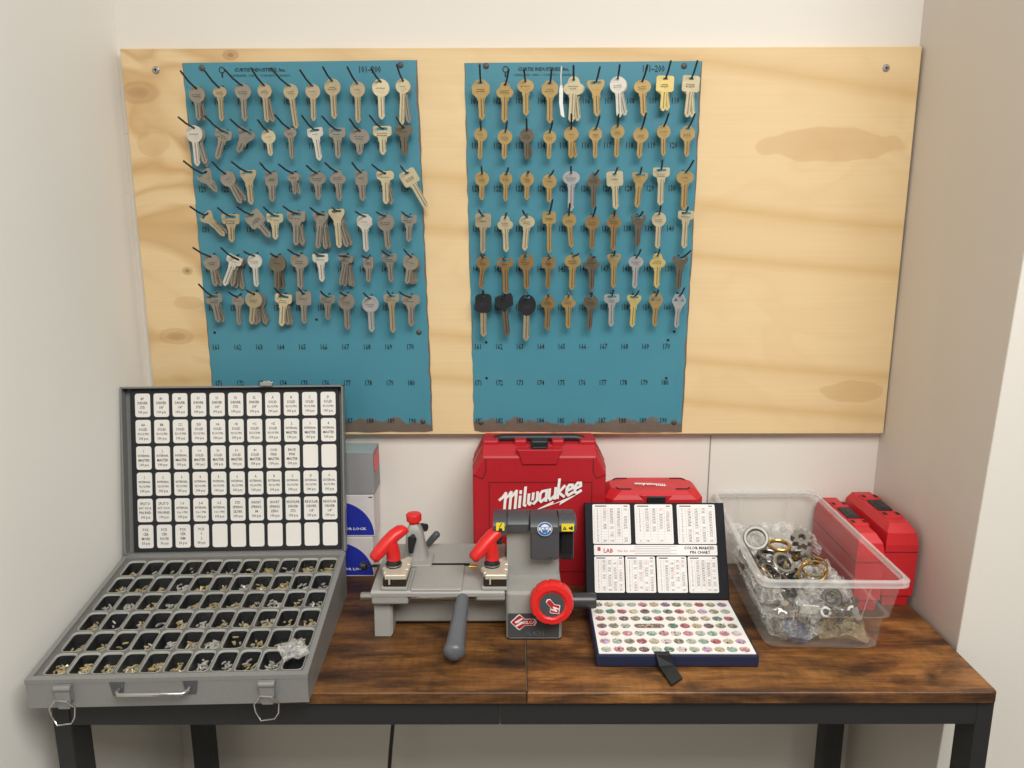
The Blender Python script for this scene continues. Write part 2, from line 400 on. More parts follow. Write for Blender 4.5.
def frame(o, u, v):
    """matrix of a plane: local x -> u, local y -> v, local z -> u x v"""
    u = Vector(u).normalized(); v = Vector(v); v = (v - u * v.dot(u)).normalized(); w = u.cross(v)
    return Matrix(((u.x, v.x, w.x, o[0]), (u.y, v.y, w.y, o[1]), (u.z, v.z, w.z, o[2]), (0, 0, 0, 1)))
FRONT = lambda x, y, z: frame((x, y, z), (1, 0, 0), (0, 0, 1))       # faces the viewer (-y)
def colour_attr(o, cols):
    me = o.data; a = me.color_attributes.new('Col', 'FLOAT_COLOR', 'POINT')
    for i, c in enumerate(cols): a.data[i].color = c
# ---------------------------------------------------------------- room
T = 0.75                                    # table top
def wall(name, q, out, m):
    b = MB(); q = [Vector(p) for p in q]; o_ = Vector(out)
    b.add(q + [p + o_ for p in q], [(0, 1, 2, 3), (4, 5, 6, 7), (0, 1, 5, 4), (1, 2, 6, 5), (2, 3, 7, 6), (3, 0, 4, 7)])
    o = b.build(name, m); o['kind'] = 'structure'; return o
wall('wall_back', [(-0.9, 1.3105, 0), (0.9, 1.3105, 0), (0.9, 1.3105, 2.7), (-0.9, 1.3105, 2.7)], (0, .05, 0), M_['wall'])
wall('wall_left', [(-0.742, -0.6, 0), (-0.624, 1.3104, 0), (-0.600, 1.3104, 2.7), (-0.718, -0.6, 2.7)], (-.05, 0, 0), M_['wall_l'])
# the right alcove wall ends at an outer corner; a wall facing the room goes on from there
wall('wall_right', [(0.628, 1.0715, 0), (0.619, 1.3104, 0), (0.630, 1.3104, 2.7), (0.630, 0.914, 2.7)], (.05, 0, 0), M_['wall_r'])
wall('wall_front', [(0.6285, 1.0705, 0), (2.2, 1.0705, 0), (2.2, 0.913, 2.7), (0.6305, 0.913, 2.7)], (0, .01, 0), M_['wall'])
b = MB(); b.box((0.5, -0.6, -0.025), (5.0, 4.2, 0.05)); o = b.build('floor', M_['floor']); o['kind'] = 'structure'
# seam between two wall panels below the plywood
b = MB(); b.box((0.336, 1.3098, 0.86), (0.0016, 0.0012, 0.24), Matrix.Identity(4)); o = b.build('trim_1', M_['grid']); o['kind'] = 'structure'

# ---------------------------------------------------------------- plywood and the two blue boards
PF = 1.2925
ply = empty('plywood_panel', (0.012, 1.3, 1.19), 'pale knotty pine plywood panel screwed to the back wall behind both blue boards', 'board')
b = MB(); b.box((0.0117, PF + 0.0088, 1.2928), (1.2192, 0.0176, 0.6096), bev=0.0012)
# keep knots in world metres: object origin at the world origin offset is folded into the parent frame
o = b.build('sheet', M_['ply'], ply, world=True)
o.matrix_basis = Matrix(); 
inv = WM[ply.name].inverted()
# shift mesh so that its object space equals world space (texture is laid out in metres)
for v in o.data.vertices: v.co = WM[ply.name] @ v.co
o.matrix_basis = inv
WM[o.name] = Matrix()
for (x, z) in ((-0.5457, 1.5668), (0.5693, 1.5668)):
    b = MB(); M = frame((x, PF, z), (1, 0, 0), (0, 0, 1))
    b.lathe([(0.0055, 0.0), (0.0055, 0.0012), (0.004, 0.0024), (0.0005, 0.0027)], 14, M); b.box((0, 0, 0.0027), (0.006, 0.0012, 0.0006), M, mi=1); b.box((0, 0, 0.0027), (0.0012, 0.006, 0.0006), M, mi=1)
    b.build('screw', [M_['zinc'], M_['hole']], ply, world=True)

BF = 1.2902                                  # front face of the blue boards
def key_board(corners, label, printer, seed):
    TL, TR, BR, BL = [Vector((c[0], 0, c[1])) for c in corners]
    root = empty('key_board', (TL.x * .5 + TR.x * .5, BF, BL.z), label, 'key board')
    rnd = random.Random(seed)
    def P(u, v, w=0.0):                      # u 0..1 across, v 0..1 up
        p = (BL * (1 - u) + BR * u) * (1 - v) + (TL * (1 - u) + TR * u) * v
        return Vector((p.x, BF - w, p.z))
    nx, nz = 26, 40; vs = []; fs = []; uvs = []
    for j in range(nz + 1):
        for i in range(nx + 1):
            u, v = i / nx, j / nz
            p = P(u, v)
            if i in (0, nx): p.x += rnd.uniform(-1, 1) * 0.0009
            if j == 0: p.z += rnd.uniform(-1, 1) * 0.0008
            e = max(0, abs(u - .5) * 2 - 0.94) / 0.06
            p.y += 0.0014 * e * e
            vs.append(p); uvs.append((u, v))
    for j in range(nz):
        for i in range(nx): a = j * (nx + 1) + i; fs.append((a, a + 1, a + nx + 2, a + nx + 1))
    b = MB(); b.add(vs, fs); ul = b.bm.loops.layers.uv.new('UVMap')
    b.bm.verts.ensure_lookup_table(); b.bm.verts.index_update()
    for f in b.bm.faces:
        for l in f.loops: l[ul].uv = uvs[l.vert.index]
    b.mi = 1; printer(b)
    sh = b.build('sheet', [M_['blue'], M_['ink']], root, world=True, smooth=False, recalc=False)
    return root, P
def uv_of(corners, x, z):
    TL, TR, BR, BL = corners
    v = (z - (BL[1] + BR[1]) / 2) / ((TL[1] + TR[1]) / 2 - (BL[1] + BR[1]) / 2)
    xl = BL[0] * (1 - v) + TL[0] * v; xr = BR[0] * (1 - v) + TR[0] * v
    return ((x - xl) / (xr - xl), v)
LC = ((-0.5042, 1.5765), (-0.146, 1.5798), (-0.1353, 0.9945), (-0.4996, 0.9925))
RC = ((-0.0745, 1.5753), (0.2892, 1.5773), (0.2824, 0.9919), (-0.0665, 0.9943))
ROWZ = [1.5196, 1.4538, 1.3888, 1.3267, 1.2633, 1.2015, 1.1373, 1.0768, 1.0120]
def print_numbers(b, corners, x0, x1, ttl, rng):
    for r in range(9):
        for i in range(10):
            x = x0 + (x1 - x0) * i / 9 - (0.001 if r < 6 else 0)
            n = 101 + i + 10 * r
            b.text(str(n), 0.0128, FRONT(x, BF - 0.0006, ROWZ[r]), sx=0.66, off=.012)
    b.text('CURTIS INDUSTRIES, Inc.', 0.0072, FRONT(ttl, BF - 0.0006, 1.5660), off=0.025)
    b.text('CLEVELAND, OHIO \u2014 TORONTO, CANADA', 0.0046, FRONT(ttl, BF - 0.0006, 1.5578))
    b.text('101\u2013200', 0.0140, FRONT(rng, BF - 0.0006, 1.5660), sx=0.72, off=.012)
    # maker's small key emblem beside the title
    M = FRONT(ttl - 0.058, BF - 0.0006, 1.563)
    b.flat(circ(0.0048, 16, 0, 0.003), 0, M, holes=[circ(0.0034, 16, 0, 0.003)])
    b.add([(-.0012, -.008, 0), (.0012, -.008, 0), (.0012, -.0015, 0), (-.0012, -.0015, 0)], [(0, 1, 2, 3)], M)
left_board, LP = key_board(LC, 'blue steel board hung with mostly grey keys, its corner behind the open kit lid', lambda b: print_numbers(b, LC, -0.488, -0.1697, -0.386, -0.2188), 1)
right_board, RP = key_board(RC, 'blue steel key board hung with mostly brass keys, above the large red case', lambda b: print_numbers(b, RC, -0.0582, 0.2500, 0.0466, 0.2136), 2)
def board_screw(root, x, z, r=0.0045, m='rusty'):
    b = MB(); b.lathe([(r, 0.0), (r, 0.001), (r * .7, 0.0022), (0.0003, 0.0026)], 14, frame((x, BF, z), (1, 0, 0), (0, 0, 1))); b.build('screw', M_[m], root, world=True, smooth=True)
for (x, z) in ((-0.4743, 1.5692), (-0.1713, 1.5727), (-0.1543, 1.1621), (-0.1517, 1.0118)): board_screw(left_board, x, z)
for (x, z) in ((-0.041, 1.571), (0.2606, 1.5702), (-0.0546, 1.0099), (0.2683, 1.0093)): board_screw(right_board, x, z)
def board_hole(root, x, z, r=0.0022):
    b = MB(); b.flat(circ(r, 10), 0, FRONT(x, BF - 0.0005, z)); b.build('punched_hole', M_['hole'], root, world=True)
for (x, z) in ((-0.4880, 1.1620), (-0.3204, 1.1830)): board_hole(left_board, x, z)
for (x, z) in ((-0.0446, 1.1450), (-0.0446, 1.0850), (0.2527, 1.1480), (0.2622, 1.1620), (0.2523, 1.0845)): board_hole(right_board, x, z)

LEFT_KEYS = [
 [(-479,1537,-479,1491,-490,1558,24.8,'r','g',1),(-444,1538,-444,1490,-455,1559,21.8,'o','t',0),(-409,1541,-409,1490,-426,1561,23.8,'r','g',0),(-376,1541,-375,1488,-386,1562,21.7,'r','t',1),(-337,1540,-331,1479,-357,1562,22.4,'r','t',0),(-303,1540,-304,1490,-314,1559,21.7,'r','t',0),(-273,1547,-272,1493,-280,1563,24.8,'r','t',0),(-235,1543,-236,1487,-244,1563,23.2,'r','t',0),(-200,1546,-200,1492,-209,1561,25.9,'r','l',0),(-166,1547,-170,1484,-171,1566,21.7,'r','l',1)],
 [(-488,1480,-487,1424,-499,1493,25.6,'r','w',2),(-442,1474,-456,1434,-460,1495,26.1,'t','g',0),(-407,1474,-423,1444,-422,1490,27.2,'z','g',0),(-375,1474,-373,1439,-381,1489,20.9,'r','l',0),(-341,1478,-340,1434,-355,1496,19.9,'o','g',0),(-303,1476,-298,1432,-315,1495,24.7,'t','w',0),(-269,1476,-269,1435,-285,1494,26.1,'t','g',0),(-235,1475,-236,1440,-244,1490,30.4,'o','g',0),(-200,1478,-200,1440,-214,1495,28.2,'t','l',0),(-167,1479,-166,1439,-174,1492,27.2,'b','d',0)],
 [(-479,1412,-460,1386,-497,1430,26.4,'z','g',0),(-445,1412,-424,1368,-454,1429,23.7,'r','g',1),(-410,1414,-408,1366,-425,1429,26.4,'z','t',0),(-374,1412,-375,1370,-382,1427,19.1,'n','g',0),(-340,1412,-339,1381,-354,1425,19.0,'o','g',1),(-303,1412,-303,1373,-312,1423,25.4,'o','g',0),(-272,1414,-270,1371,-284,1427,24.3,'c','g',0),(-235,1413,-234,1371,-243,1427,19.1,'n','g',0),(-198,1412,-198,1366,-213,1424,27.5,'b','l',1),(-164,1412,-134,1359,-170,1422,26.4,'q','l',0)],
 [(-481,1349,-454,1318,-493,1363,22.5,'z','t',1),(-442,1347,-443,1308,-451,1361,28.9,'t','t',0),(-408,1349,-382,1316,-422,1363,26.7,'q','g',0),(-373,1348,-374,1312,-381,1362,25.3,'t','l',0),(-339,1351,-342,1303,-351,1363,29.5,'t','g',2),(-301,1350,-308,1298,-310,1361,24.6,'z','g',3),(-276,1355,-274,1299,-276,1361,25.2,'z','l',3),(-233,1347,-232,1293,-241,1355,23.6,'h','w',0),(-200,1347,-197,1296,-209,1354,26.7,'r','g',0),(-163,1346,-164,1308,-170,1354,24.6,'t','g',0)],
 [(-478,1285,-474,1239,-494,1301,25.9,'r','g',1),(-440,1283,-460,1240,-451,1301,24.8,'t','w',4),(-409,1286,-409,1238,-416,1295,22.7,'r','w',0),(-373,1284,-376,1233,-375,1292,27.1,'r','d',1),(-338,1286,-339,1234,-348,1298,29.2,'o','g',0),(-305,1286,-304,1246,-308,1293,24.8,'t','w',0),(-264,1285,-275,1240,-269,1288,21.6,'t','g',3),(-229,1282,-230,1245,-234,1288,16.2,'n','g',0),(-196,1286,-194,1245,-203,1296,23.8,'t','g',0),(-161,1284,-169,1242,-169,1298,24.9,'r','g',3)],
 [(-479,1222,-474,1181,-490,1245,26.2,'t','g',1),(-440,1221,-441,1177,-445,1233,20.1,'o','g',0),(-414,1226,-421,1178,-417,1236,26.2,'r','t',4),(-367,1222,-373,1175,-372,1239,27.3,'t','l',2),(-335,1226,-336,1179,-335,1239,25.2,'q','g',0),(-297,1221,-298,1185,-301,1234,24.0,'t','g',0),(-267,1223,-267,1169,-271,1232,26.6,'r','g',0),(-229,1219,-228,1165,-234,1231,26.7,'g','s',0),(-195,1222,-194,1164,-197,1234,24.0,'t','t',0),(-164,1220,-164,1174,-178,1232,30.6,'b','g',0)],
]
RIGHT_KEYS = [
 [(-49,1544,-47,1491,-49,1566,26.9,'h','b',0),(-12,1541,-13,1487,-6,1559,25.9,'c','b',0),(19,1546,20,1497,16,1559,24.8,'o','b',0),(56,1543,56,1486,57,1559,24.8,'h','b',0),(92,1548,89,1487,89,1564,29.9,'c','l',1),(125,1544,128,1496,128,1562,26.9,'z','b',0),(158,1549,162,1494,157,1565,24.7,'r','w',1),(195,1545,199,1496,198,1565,25.9,'o','b',0),(230,1549,228,1503,232,1570,26.4,'q','y',1),(269,1549,265,1494,271,1570,26.8,'q','l',1)],
 [(-49,1476,-51,1433,-49,1488,19.9,'r','b',0),(-12,1473,-14,1433,-9,1486,22.0,'r','b',0),(21,1475,21,1433,20,1490,22.0,'r','d',1),(56,1472,55,1433,59,1486,19.9,'r','b',0),(89,1477,89,1434,87,1496,22.0,'r','b',1),(126,1476,126,1434,129,1493,19.8,'h','b',0),(160,1480,159,1435,157,1495,20.9,'r','b',0),(196,1476,194,1434,198,1497,23.0,'r','b',0),(230,1480,231,1437,232,1497,20.9,'r','b',0),(267,1477,267,1436,271,1496,22.0,'h','b',0)],
 [(-48,1411,-49,1372,-48,1422,22.2,'r','b',0),(-11,1410,-12,1370,-7,1420,19.1,'h','b',0),(22,1410,21,1372,24,1415,21.1,'r','b',0),(56,1407,56,1368,62,1416,22.2,'r','b',0),(90,1412,90,1355,87,1422,26.4,'o','s',0),(125,1408,125,1359,130,1416,22.9,'c','d',0),(157,1410,160,1357,158,1420,25.4,'q','l',0),(196,1409,193,1360,194,1420,25.4,'z','b',0),(229,1416,229,1363,225,1430,25.7,'t','l',0),(266,1412,266,1356,272,1429,26.4,'o','b',0)],
 [(-47,1347,-48,1290,-53,1357,24.6,'q','t',0),(-13,1344,-11,1292,-10,1354,24.6,'c','l',0),(22,1345,18,1294,14,1356,24.6,'o','l',0),(56,1350,57,1290,60,1372,20.9,'q','b',0),(87,1348,92,1299,86,1366,21.4,'r','b',0),(124,1345,124,1296,126,1361,22.5,'r','o',0),(158,1346,157,1294,155,1357,23.5,'c','o',0),(196,1345,195,1299,199,1355,24.6,'z','d',0),(228,1349,227,1297,225,1363,22.4,'r','l',0),(270,1351,269,1297,267,1362,24.6,'t','l',0)],
 [(-47,1282,-52,1235,-51,1291,20.5,'h','o',0),(-13,1278,-12,1224,-17,1284,24.9,'t','o',0),(20,1284,21,1233,17,1290,24.8,'h','o',0),(56,1280,55,1234,58,1287,20.5,'q','o',0),(94,1284,93,1232,102,1291,25.9,'o','b',0),(124,1282,124,1231,127,1286,24.8,'c','d',0),(159,1285,159,1235,157,1296,22.7,'z','b',0),(194,1282,193,1234,197,1297,23.8,'o','s',0),(228,1285,228,1235,226,1298,25.9,'c','y',0),(264,1281,262,1231,274,1295,24.9,'z','d',0)],
 [(-48,1223,-48,1157,-48,1236,26.6,'p','k',0),(-16,1221,-10,1158,-12,1230,29.5,'u','k',0),(22,1220,20,1150,20,1228,28.4,'v','k',0),(56,1220,54,1168,54,1229,24.0,'c','o',0),(88,1220,88,1170,86,1229,22.9,'c','b',0),(124,1220,122,1168,123,1233,22.9,'h','d',0),(157,1221,157,1173,156,1236,24.5,'t','s',0),(193,1220,191,1172,196,1234,22.9,'z','y',0),(228,1222,227,1173,226,1236,21.9,'k','b',0),(265,1221,262,1171,267,1238,21.8,'k','s',0)],
]


def key_outline(t):
    """bow outline in units of the bow width, hole at the origin, blade going down; returns outline, holes, y where the blade starts, half width there"""
    def polar(fn, cy, n=36, sx=1, sy=1): return [(sx * fn(2 * pi * k / n) * cos(2 * pi * k / n), cy + sy * fn(2 * pi * k / n) * sin(2 * pi * k / n)) for k in range(n)]
    hole = circ(0.075, 10)
    slot = rrect(0.6, 0.15, 0.06, 2)
    if t in 'rg': return polar(lambda a: 0.5, -0.34), [hole], -0.78
    if t == 'o': return polar(lambda a: 0.5, -0.27, sy=0.78), [hole], -0.62
    if t == 'h': return polar(lambda a: 0.5 / max(abs(cos((a + pi / 8) % (pi / 4) - pi / 8)), .9), -0.33, 16), [rrect(0.32, 0.13, 0.06, 2)], -0.76
    if t == 'c': return polar(lambda a: 0.43 + 0.075 * cos(3 * (a - pi / 2)) + 0.02 * cos(6 * a), -0.32, sx=1.08), [hole], -0.7
    if t == 'b': return [(.1, .14), (.3, .16), (.46, .08), (.5, -.12), (.44, -.3), (.3, -.36), (.2, -.5), (-.2, -.5), (-.3, -.36), (-.44, -.3), (-.5, -.12), (-.46, .08), (-.3, .16), (-.1, .14)], [hole], -0.46
    if t == 't': return [(.44, .15), (.5, .08), (.5, -.26), (.43, -.36), (.28, -.4), (.22, -.56), (-.22, -.56), (-.28, -.4), (-.43, -.36), (-.5, -.26), (-.5, .08), (-.44, .15)], [slot], -0.52
    if t == 'z': return [(.42, .14), (.5, .04), (.47, -.16), (.36, -.34), (.22, -.56), (.2, -.7), (-.2, -.7), (-.22, -.56), (-.36, -.34), (-.47, -.16), (-.5, .04), (-.42, .14)], [slot], -0.66
    if t == 'q': return rrect(1, 0.88, 0.14, 3, 0, -0.26), [rrect(0.26, 0.12, 0.05, 2)], -0.66
    if t == 'n': return rrect(1, 1.12, 0.2, 3, 0, -0.40), [circ(0.1, 10)], -0.92
    if t == 'k': return [(.3, .16), (.5, -.22), (.5, -.44), (.36, -.66), (.24, -.9), (-.24, -.9), (-.36, -.66), (-.5, -.44), (-.5, -.22), (-.3, .16)], [circ(0.09, 8, 0, .02), [(-.4, -.36), (-.26, -.12), (-.06, -.36)], [(.4, -.36), (.06, -.36), (.26, -.12)]], -0.86
    if t == 'p': return rrect(0.98, 1.12, 0.26, 4, 0, -0.46), [hole], -0.98
    if t == 'u': return [(.1, .12), (.42, .16), (.5, 0), (.5, -.46), (.36, -.58), (.12, -.6), (.06, -.78), (-.12, -.78), (-.14, -.62), (-.42, -.5), (-.5, -.36), (-.46, .0), (-.3, .06)], [circ(.06, 8)], -0.74
    if t == 'v': return polar(lambda a: 0.5, -0.42, sy=1.18), [rrect(0.34, 0.12, 0.05, 2, 0, 0)], -0.98
SHAPE = {'r': 'round-bowed', 'g': 'ring-bowed', 'o': 'oval-bowed', 'h': 'eight-sided', 'c': 'three-lobed', 'b': 'bow-tie-headed', 't': 'T-headed', 'z': 'wedge-headed', 'q': 'square-headed', 'n': 'narrow-headed',
         'k': 'cut-out-headed', 'p': 'square plastic-headed', 'u': 'notched plastic-headed', 'v': 'oval plastic-headed'}
TONE = {'g': 'dull grey', 't': 'tan', 'l': 'pale brass', 'w': 'whitish nickel', 'd': 'dark tarnished', 's': 'silver', 'b': 'brass', 'y': 'bright gold', 'o': 'bronze', 'k': 'black'}
ORD = ['first', 'second', 'third', 'fourth', 'fifth', 'sixth', 'seventh', 'eighth', 'ninth', 'tenth']
ROWN = ['top', 'second', 'third', 'fourth', 'fifth', 'lowest']
def make_key(hx, hz, ang, L, w, t, tone, y, yaw, label, group):
    """a key hanging from its bow; ang 0 = straight down"""
    R = Matrix.Rotation(ang, 4, 'Y') @ Matrix.Rotation(yaw, 4, 'Z')
    root = empty('key', (hx, y, hz), label, 'key', group=group, rot=R)
    ol, holes, yb = key_outline(t)
    th = 0.0048 if t in 'puv' else 0.0021
    sc = lambda p: [(a * w, c * w) for a, c in p]
    F = frame((0, 0, 0), (1, 0, 0), (0, 0, 1))
    b = MB(); b.prism(sc(ol), -th / 2, th / 2, F, holes=[sc(h) for h in holes])
    rr_ = random.Random(int(hx * 9991) + int(hz * 7919))
    cyb = (yb + .12) * .5 * w
    if t not in 'kuz':                     # stamped lines of lettering on the bow
        for q in range(rr_.choice((1, 2, 2))):
            hw_ = w * rr_.uniform(.16, .30); y_ = cyb - q * .11 * w - .03 * w
            n_ = 3 + rr_.randint(0, 2)
            for c_ in range(n_): b.ribbon([(-hw_ + 2 * hw_ * c_ / n_, y_), (-hw_ + 2 * hw_ * (c_ + .62) / n_, y_ + .02 * w * rr_.uniform(-1, 1))], .045 * w, th / 2 + .0001 + (.0005 if t in 'rohcztqn' else 0) + (.0002), F, mi=1)
    if t in 'rohcz':                       # stamped field on the bow
        cy = {'r': -.42, 'o': -.32, 'h': -.42, 'c': -.36, 'z': -.22}[t]
        b.prism(circ(0.27 * w, 14, 0, cy * w, 0.17 * w), th / 2, th / 2 + 0.0005, F)
    if t == 'g': b.prism(circ(0.5 * w, 28, 0, -.34 * w), th / 2, th / 2 + 0.0009, F, holes=[circ(0.38 * w, 28, 0, -.34 * w)])
    if t in 'tqn': b.prism(rrect(0.6 * w, 0.16 * w, 0.04 * w, 2, 0, -.26 * w), th / 2, th / 2 + 0.0005, F)
    b.build('bow', [M_['key_' + tone], M_['dk_' + tone]], root)
    bw = (0.30 if t in 'puv' else 0.2 if t not in 'n' else 0.26) * w if t in 'puvn' else 0.182 * w
    bw = min(bw, 0.0050); y0 = yb * w + 0.12 * w; tip = -L
    if t in 'puv': y0 = yb * w + 0.05 * w
    b = MB(); tb = 0.0017
    sh = bw * (1.08 if t in 'rg' else 1.25)
    ysh = yb * w - min(0.004, 0.1 * L)
    if t in 'puv' or tip > ysh - 0.004: ysh = y0 - 0.0005; sh = bw
    ol2 = [(sh, y0), (-sh, y0), (-sh, ysh), (-bw, ysh - 0.0012), (-bw, tip + bw * 0.9), (-bw * 0.35, tip), (bw * 0.3, tip), (bw, tip + bw * 1.1), (bw, ysh - 0.0012), (sh, ysh)]
    b.prism(ol2, -tb / 2, tb / 2, F)
    # milled grooves: raised rails either side of a slot
    b.prism([(-bw * .92, y0), (-bw * .92, tip + bw), (-bw * .25, tip + bw * .4), (-bw * .25, y0)], tb / 2, tb / 2 + 0.0006, F)
    b.prism([(bw * .2, y0), (bw * .2, tip + bw * .5), (bw * .62, tip + bw), (bw * .62, y0)], tb / 2, tb / 2 + 0.0006, F)
    b.ribbon([(-bw * .02, y0 - .001), (-bw * .02, tip + bw)], bw * .34, tb / 2 + .0001, F, mi=1)  # dark strip paints the groove's shade
    b.ribbon([(bw * .80, y0 - .001), (bw * .80, tip + bw * 1.6)], bw * .22, tb / 2 + .0001, F, mi=1)
    bt = 'd' if t == 'u' else 't' if t in 'pv' else tone
    b.build('blade', [M_['key_' + bt], M_['dk_' + bt]], root)
    return root
def hang_keys(table, root, corners, side, seed):
    rnd = random.Random(seed)
    for r, row in enumerate(table):
        for i, (hx, hz, tx, tz, ex, ez, w, t, tone, extra) in enumerate(row):
            hx, hz, tx, tz, ex, ez, w = (k / 1000 for k in (hx, hz, tx, tz, ex, ez, w))
            where = f'on {ORD[i]} hook, {ROWN[r]} row, {side} blue board'
            grp = f'keys on the {side} blue board'
            L = sqrt((tx - hx) ** 2 + (tz - hz) ** 2); ang = -atan2(tx - hx, hz - tz)
            ang = atan2(-(tx - hx), hz - tz)
            yk = BF - 0.016
            make_key(hx, hz, ang, L, w, t, tone, yk, rnd.uniform(-.14, .14), f'{TONE[tone]} {SHAPE[t]} key {where}', grp)
            for e in range(extra):
                a2 = ang + rnd.choice((-1, 1)) * 0.05 - (0.16 + 0.10 * e) * (1 if (extra > 1 or i % 2) else -1)
                if extra == 1: a2 = ang - 0.17
                make_key(hx + rnd.uniform(-.001, .001), hz - 0.001 * (e + 1), a2, L * rnd.uniform(.93, 1.0), w * rnd.uniform(.92, 1.0), t if t != 'g' else 'r', 'g' if tone in 'wlt' and side == 'left' else tone,
                         yk + 0.0032 * (e + 1) if e < 4 else yk - 0.003, rnd.uniform(-.2, .2),
                         f'{ORD[e + 1]} key back in the bunch {where}', grp)
            # hook: leaves the sheet behind the key, runs out and turns up
            b = MB()
            ye = BF - 0.045; ym = BF - 0.031
            hxx = hx; b.tube([(hxx, BF + 0.0005, hz + 0.0045), (hxx, BF - 0.012, hz + 0.0022), (hxx + (ex - hxx) * 0.12, BF - 0.0185, hz + 0.0012),
                    (hx + (ex - hx) * .55, ym, hz + (ez - hz) * .42), (hx + (ex - hx) * .72, ym - 0.006, hz + (ez - hz) * .66), (ex, ye, ez)], 0.0015, 7)
            b.build('hook', M_['wire'], root, world=True, smooth=60)
hang_keys(LEFT_KEYS, left_board, LC, 'left', 3)
hang_keys(RIGHT_KEYS, right_board, RC, 'right', 4)
# white paper tag on a string beside the fifth top hook of the right board
tg = empty('string_tag', (0.0745, BF - 0.018, 1.567), 'narrow white strip tag dangling beside fifth key in top row, right blue board', 'tag')
b = MB(); b.tube([(0.0730, BF - 0.02, 1.567), (0.0722, BF - 0.019, 1.553), (0.0728, BF - 0.018, 1.540)], 0.0009, 6); b.build('string', M_['tagstring'], tg, world=True)
b = MB(); b.loft([[(0.0728 + dx, BF - 0.018 + dy, z) for dx, dy in ((-w_, 0), (w_, -.0004), (w_, .0008), (-w_, .0008))] for (dx0, w_, z) in ((0, .0015, 1.541), (0, .0028, 1.534), (0, .0028, 1.515))] +
                 [[(0.0752 + dx, BF - 0.018 + dy, 1.4975) for dx, dy in ((-.0026, 0), (.0026, -.0004), (.0026, .0008), (-.0026, .0008))], [(0.0772 + dx, BF - 0.018 + dy, 1.4945) for dx, dy in ((-.0016, 0), (.0016, -.0004), (.0016, .0008), (-.0016, .0008))]])
b.build('paper_strip', M_['label'], tg, world=True)
# ---------------------------------------------------------------- desk
desk = empty('desk', (0.0, 1.1, 0.0), 'narrow rustic brown desk on black square steel legs, filling the alcove', 'desk')
ZT0 = T - 0.0154
def board_poly(name, pts, m):
    b = MB(); b.prism(pts, ZT0, T, bev=0.0012); return b.build(name, m, desk, world=True)
xs = 0.0165
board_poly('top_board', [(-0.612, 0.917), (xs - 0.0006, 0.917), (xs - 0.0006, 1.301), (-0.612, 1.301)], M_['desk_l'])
board_poly('top_board', [(xs + 0.0006, 0.917), (0.6155, 0.917), (0.6205, 0.919), (0.6222, 0.924), (0.6205, 1.301), (xs + 0.0006, 1.301)], M_['desk_r'])
for (x0, x1) in ((-0.579, -0.0192), (-0.0186, 0.602)):
    b = MB(); b.box(((x0 + x1) / 2, 0.934, ZT0 - 0.0177), (x1 - x0, 0.022, 0.0355), bev=0.0015); b.build('front_rail', M_['black_steel'], desk, world=True)
b = MB(); b.box((0.005, 1.262, ZT0 - 0.0150), (1.07, 0.02, 0.0300), bev=0.0015); b.build('back_rail', M_['black_steel'], desk, world=True)
for x in (-0.591, 0.612):
    b = MB(); b.box((x, 1.10, ZT0 - 0.0150), (0.022, 0.31, 0.0300), bev=0.0015); b.build('side_rail', M_['black_steel'], desk, world=True)
for (x, y, w, d) in ((-0.591, 0.945, 0.024, 0.044), (0.6125, 0.945, 0.022, 0.044), (-0.553, 1.255, 0.032, 0.034), (0.562, 1.255, 0.034, 0.034)):
    b = MB(); b.box((x, y, (ZT0 + 0.008) / 2), (w, d, ZT0 - 0.008), bev=0.002); g = b.build('leg', M_['black_steel'], desk, world=True)
    b = MB(); b.lathe([(0.012, 0.0), (0.012, 0.007), (0.006, 0.0085)], 14, Matrix.Translation((x, y, 0))); b.build('foot', M_['blackp'], g, world=True)
cb = MB(); pts = []
for k in range(15):
    t = k / 14; pts.append((-0.176 - 0.055 * t - 0.02 * sin(t * 3), 1.3055 - 0.07 * sin(t * pi), 0.735 - 0.73 * t))
cb.tube([(-0.15, 1.24, 0.757), (-0.158, 1.285, 0.758), (-0.166, 1.3062, 0.752)] + pts, 0.0034, 8)
tag(cb.build('power_cord', M_['blackp'], smooth=60), 'black power cord hanging down behind the desk', 'cord')

# ---------------------------------------------------------------- large pin kit (wedge case, open)
kit = empty('pin_kit', (-0.6055, 0.8850, T + 0.0004), 'grey steel pinning kit standing open with white label cards in its lid', 'pin kit', rz=radians(2.0))
KW, KD, H0, H1 = 0.347, 0.287, 0.0385, 0.073
hz = lambda y: H0 + (H1 - H0) * y / KD
b = MB(); t_ = 0.0025
def wedge_ring(i, dz, zb=None):
    return [(x, y, hz(y) + dz if zb is None else zb) for x, y in ((i, i), (KW - i, i), (KW - i, KD - i), (i, KD - i))]
b.loft([wedge_ring(0, 0, 0.0), wedge_ring(0, 0), wedge_ring(t_, 0), wedge_ring(t_, -0.030)], cap=True)
b.build('case_body', M_['case_metal'], kit)
# rolled rim round the tray
b = MB(); b.loft([wedge_ring(-0.0006, -0.005), wedge_ring(-0.0006, 0.0008), wedge_ring(0.0065, 0.0012), wedge_ring(0.0068, -0.003)], cap=False)
b.build('case_rim', M_['case_metal'], kit)
